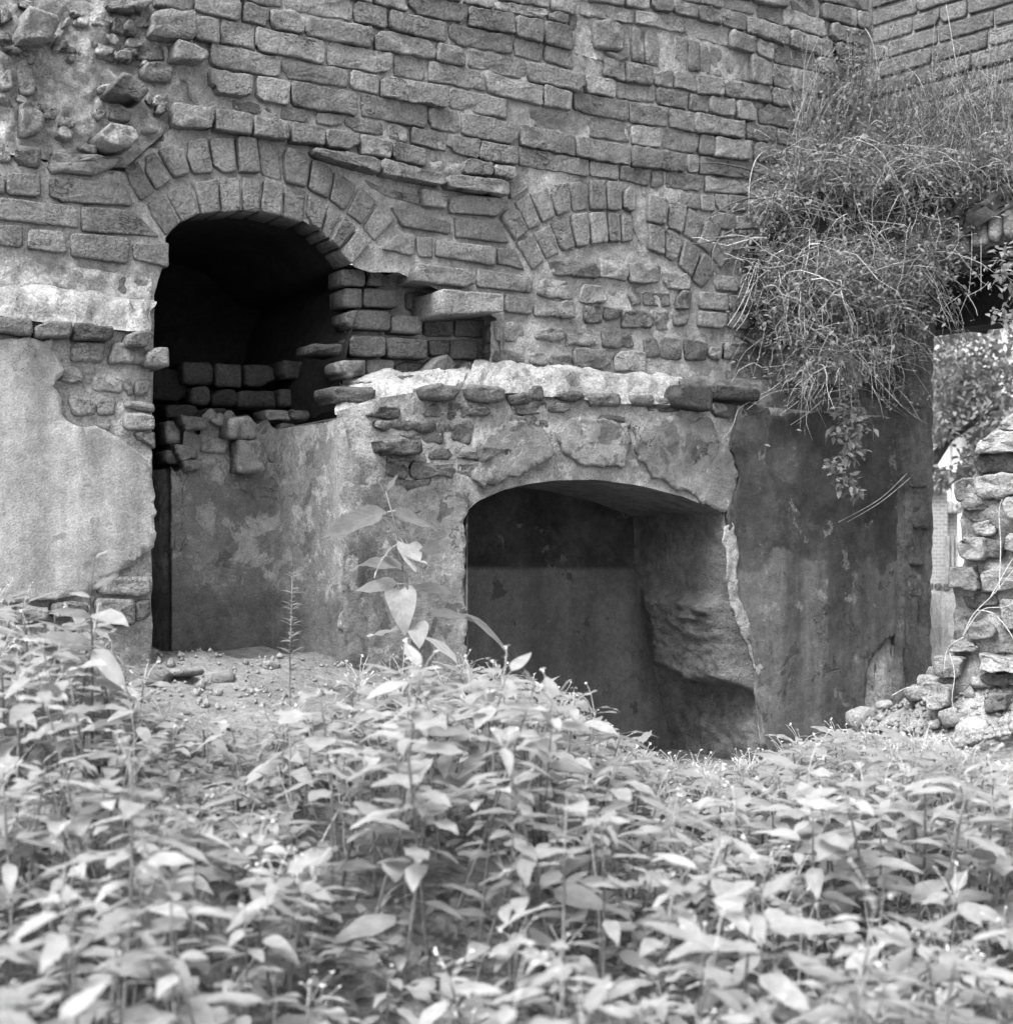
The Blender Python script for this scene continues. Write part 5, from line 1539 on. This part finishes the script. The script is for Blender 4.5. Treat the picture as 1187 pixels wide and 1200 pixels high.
for i in range(7):        # woody main stems
    p = along(roots, CR.uniform(.1, .75))
    tw2.tube(strand(p, Vector((CR.gauss(0, .5), CR.gauss(0, .3), .1)) + out_dir * .5, CR.uniform(.35, .6), 10, .45, .5), CR.uniform(.004, .007), .0016, 5)
o = tw.build('twigs', M['twig'], creeper); o['kind'] = 'stuff'
o = tw2.build('twigs', M['twig_dark'], creeper); o['kind'] = 'stuff'
o = lf.build('foliage', M['leaf_vine'], creeper); o['kind'] = 'stuff'
# matted root mass beneath
mat_v = []
quadA = [p + Vector((0, 0, .02)) for p in roots]
quadB = [P3(UP, 878, 400, .06), P3(UP, 900, 410, .08), P3(UP, 930, 410, .12), P3(UP, 970, 400, .15), P3(UP, 1010, 380, .18), P3(RW, 1050, 335, PW + .08), P3(RW, 1090, 310, PW + .1), P3(RW, 1130, 275, PW + .06), P3(RW, 1187, 240, PW + .05), P3(RW, 1260, 215, PW + .04)]
quadstrip('root_mat', quadA, quadB, M['bark'], 60, 20, .09, 91, creeper, lambda t, s: out_dir * (.0 * math.sin(math.pi * s)))

def stalk(name, label, cat, lines, mat, r=.0014, group=None):
    root = empty(name, tuple(lines[0][0]))
    tag(root, label, cat, group)
    for pts in lines:
        mb = MB()
        # smooth
        P = []
        for i in range(len(pts) - 1):
            p0 = pts[max(i - 1, 0)]; p1 = pts[i]; p2 = pts[i + 1]; p3 = pts[min(i + 2, len(pts) - 1)]
            for k in range(5):
                t = k / 5
                P.append(.5 * ((2 * p1) + (p2 - p0) * t + (2 * p0 - 5 * p1 + 4 * p2 - p3) * t * t + (3 * p1 - p0 - 3 * p2 + p3) * t ** 3))
        P.append(pts[-1])
        mb.tube([p - lines[0][0] for p in P], r, r * .55, 4)
        mb.build('stalk', mat).parent = root
    return root
def up(x, y, w): return P3(UP, x, y, w)
stalk('straw_bundle', 'bundle of pale bent straw stalks hanging beside the blocked arch', 'straw', [[up(888, 306, .06), up(880, 340, .10), up(868, 370, .10), up(858, 385, .08)], [up(886, 308, .06), up(876, 338, .12), up(865, 362, .12), up(852, 382, .12)], [up(889, 308, .06), up(884, 345, .09), up(874, 372, .09), up(862, 388, .06)], [up(884, 304, .05), up(872, 330, .1), up(864, 350, .1)], [up(888, 304, .06), up(902, 335, .1), up(909, 364, .1)]], M['straw'], .002)
stalk('bent_straw', 'single pale straw arching out of the creeper against the bricks', 'straw', [[up(877, 255, .03), up(878, 215, .05), up(884, 190, .05), up(893, 178, .04)]], M['straw'], .0022)
stalk('grass_stalk', 'long straight dry grass stalks leaning across the dark plaster', 'grass', [[up(1062, 555, .2), up(1030, 585, .22), up(982, 612, .24)], [up(1066, 560, .2), up(1032, 588, .22), up(992, 612, .24)]], M['twig'], .0018)
stalk('root_strand', 'pale bare roots trailing over the dark plaster under the creeper', 'root', [[up(960, 450, .2), up(945, 455, .2), up(925, 456, .18), up(900, 462, .17), up(875, 480, .16)], [up(945, 455, .2), up(935, 470, .18), up(913, 486, .16)], [up(962, 470, .2), up(945, 485, .18), up(926, 498, .16)], [up(1000, 455, .24), up(985, 465, .22), up(962, 470, .2)], [up(880, 470, .15), up(865, 480, .15), up(858, 500, .15), up(845, 516, .15)], [up(925, 438, .2), up(905, 455, .17), up(885, 465, .16)]], M['twig'], .0018)
def rw(x, y, w): return P3(RW, x, y, w)
stalk('hanging_root', 'thin forked root hanging in the dark doorway head', 'root', [[rw(1138, 250, PW + .05), rw(1138, 300, PW + .06), rw(1135, 340, PW + .06), rw(1132, 348, PW + .06), rw(1123, 370, PW + .06)], [rw(1133, 345, PW + .06), rw(1142, 360, PW + .06), rw(1145, 370, PW + .06)], [rw(1133, 347, PW + .06), rw(1150, 338, PW + .06), rw(1158, 330, PW + .06)], [rw(1149, 280, PW + .05), rw(1149, 320, PW + .05), rw(1149, 342, PW + .05)]], M['twig'], .0016)
lines = []
for i in range(16):
    x0 = CR.uniform(985, 1190); y0 = CR.uniform(170, 250)
    x1 = x0 + CR.uniform(-40, 30); y1 = y0 - CR.uniform(70, 190)
    w = CR.uniform(.03, .1) + PW * .6
    f_ = rw if x0 > 1010 else up
    lines.append([f_(x0, y0, w), f_((x0 + x1) / 2 + CR.uniform(-10, 10), (y0 + y1) / 2, w + .02), f_(x1, y1, w + .01)])
stalk('upright_twigs', 'thin leafless twigs standing up from the creeper against the side wall', 'twigs', lines, M['twig_dark'], .0016)
lines = []
for (x0, y0, xm, ym, x1, y1) in [(1130, 175, 1122, 90, 1108, 5), (1030, 170, 1025, 60, 1002, 20), (1187, 150, 1150, 148, 1060, 168), (1100, 175, 1080, 100, 1063, 80), (1110, 195, 1085, 180, 1040, 200), (1000, 190, 1040, 148, 1112, 148)]:
    lines.append([rw(x0, y0, PW * .8), rw(xm, ym, PW * .8 + .03), rw(x1, y1, PW * .8)])
stalk('pale_stalks', 'pale dry stalks curving across the side wall bricks', 'stalks', lines, M['twig'], .0018)
# feathery weed tuft in the corner
def leafy_mass(name, label, cat, centres, n, size, mat, stretch=(1, 1, 1), seed=1, twigs=None):
    rr = random.Random(seed)
    root = empty(name, tuple(centres[0][0])); tag(root, label, cat)
    mb = MB()
    for i in range(n):
        c, rd = centres[rr.randrange(len(centres))]
        q = Vector((rr.gauss(0, 1) * stretch[0], rr.gauss(0, 1) * stretch[1], rr.gauss(0, 1) * stretch[2])) * rd * .5
        mb.add(*SMALL, leaf_matrix(c + q - centres[0][0], rr.uniform(0, 6.28), rr.uniform(-1.2, .6), rr.uniform(-.8, .8), rr.uniform(*size)))
    mb.build('foliage', mat).parent = root
    tb = MB()
    for i in range(max(3, len(centres))):
        a = centres[i % len(centres)][0]; b = centres[(i + 1) % len(centres)][0]
        d = Vector((rr.gauss(0, .02), rr.gauss(0, .02), 0))
        tb.tube([a - centres[0][0] + Vector((0, 0, centres[0][1] * .5)), (a + b) / 2 - centres[0][0] + d, b - centres[0][0]], .0016, .0008, 4)
    tb.build('stem', M['twig_dark']).parent = root
    return root
leafy_mass('feathery_shrub', 'soft feathery grey shrub growing in the corner between the two walls', 'shrub', [(up(992, 90, .06), .10), (up(990, 120, .07), .12), (up(985, 150, .08), .12), (up(1000, 70, .05), .06)], 1500, (.012, .028), M['leaf_vine'], (1, .6, 1.1), 3)
leafy_mass('hanging_vine', 'leafy vine hanging in a bunch in front of the dark plaster', 'vine', [(up(995, 485, .28), .05), (up(992, 505, .28), .06), (up(1000, 500, .28), .05), (up(1005, 490, .28), .05), (up(994, 528, .28), .05), (up(978, 546, .28), .035), (up(988, 560, .28), .035), (up(998, 575, .27), .03)], 420, (.022, .042), M['leaf'], (1, .6, 1), 5)
leafy_mass('hanging_vine', 'broad-leaved vine hanging at the right edge beside the dark doorway head', 'vine', [(rw(1176, 300, PW + .2), .04), (rw(1172, 325, PW + .2), .04), (rw(1188, 300, PW + .2), .06), (rw(1188, 340, PW + .2), .06), (rw(1173, 368, PW + .2), .035), (rw(1186, 380, PW + .2), .05), (rw(1190, 260, PW + .18), .05)], 230, (.02, .04), M['leaf'], (1, .6, 1), 6)
leafy_mass('creeper_tuft', 'leafy tuft hanging under the middle of the dry creeper', 'creeper', [(up(1000, 370, .26), .07), (up(1010, 400, .26), .06), (up(990, 390, .26), .06)], 240, (.012, .03), M['leaf_vine'], (1, .6, 1), 8)
leafy_mass('creeper_tuft', 'small leafy tuft at the left end of the creeper beside the straw bundle', 'creeper', [(up(885, 370, .1), .05), (up(880, 350, .1), .04)], 120, (.01, .022), M['leaf_vine'], (1, .6, 1), 9)

# dry brambles over the broken pier
lines = []
def prp(x, y, w): return P3(PR, x, y, w)
for pts in [[(1128, 745), (1140, 720), (1165, 695), (1187, 668)], [(1128, 745), (1150, 715), (1180, 710), (1205, 690)], [(1145, 715), (1165, 720), (1185, 745), (1195, 770)], [(1170, 690), (1172, 640), (1170, 600), (1174, 585)], [(1160, 700), (1180, 665), (1195, 640)], [(1112, 765), (1118, 790), (1115, 820), (1120, 840)], [(1045, 815), (1062, 806), (1080, 805)], [(1128, 747), (1110, 760), (1105, 790)]]:
    lines.append([prp(x, y, .14) for x, y in pts])
stalk('dry_bramble', 'pale dry bramble stems curling over the broken pier', 'bramble', lines, M['straw'], .0022)
# dry grass against the pale stub
mb = MB()
for i in range(90):
    x = CR.uniform(1062, 1112); y0 = 770; 
    p = P3(PS, x, CR.uniform(740, 775), .06)
    mb.tube(strand(p, Vector((CR.gauss(0, .15), CR.gauss(0, .15), 1)), CR.uniform(.12, .4), 5, -.1, .15), .0016, .0006, 3)
o = mb.build('grass_tuft', M['straw']); tag(o, 'pale dry grass standing against the low stub beyond the doorway', 'grass', None, 'stuff')

# ------------------------------------------------------------------ tree beyond the doorway
TY = 9.0
tb_ = at(1060, 720, TY); tb_.z = ground_z(tb_.x, tb_.y)
tree = empty('leafy_tree', tuple(tb_))
tag(tree, 'leafy tree with slanting dark branches seen through the doorway', 'tree')
mb = MB()
def tp_(x, y, dy=0): return at(x, y, TY + dy) - tb_
mb.tube([Vector((0, 0, 0)), tp_(1065, 640), tp_(1078, 580), tp_(1092, 545)], .05, .028, 7)
mb.tube([tp_(1092, 545), tp_(1112, 515), tp_(1140, 496), tp_(1170, 478), tp_(1210, 455)], .026, .008, 6)
mb.tube([tp_(1078, 580), tp_(1095, 530), tp_(1125, 505), tp_(1150, 485), tp_(1165, 470)], .02, .006, 6)
mb.tube([tp_(1092, 545), tp_(1110, 505), tp_(1122, 480), tp_(1128, 440), tp_(1120, 400)], .022, .006, 6)
mb.tube([tp_(1140, 496), tp_(1160, 500), tp_(1180, 495)], .008, .003, 5)
mb.build('trunk', M['bark']).parent = tree
mb = MB(); rr = random.Random(15)
cl = [(1100, 420, .22), (1130, 410, .25), (1160, 430, .25), (1110, 450, .2), (1145, 455, .22), (1180, 400, .3), (1120, 470, .13), (1185, 450, .22), (1100, 395, .2), (1140, 380, .3), (1098, 505, .08), (1170, 500, .1), (1150, 520, .1), (1105, 560, .05), (1200, 350, .5), (1240, 420, .5), (1060, 340, .5), (1130, 320, .5), (1135, 548, .06)]
for i in range(5200):
    x, y, rd = cl[rr.randrange(len(cl))]
    c = tp_(x, y, rr.uniform(-.3, .3)) + Vector((rr.gauss(0, 1), rr.gauss(0, 1), rr.gauss(0, 1))) * rd * .55
    mb.add(*SMALL, leaf_matrix(c, rr.uniform(0, 6.28), rr.uniform(-1.2, .6), rr.uniform(-.8, .8), rr.uniform(.03, .065)))
mb.build('crown', M['leaf_tree']).parent = tree
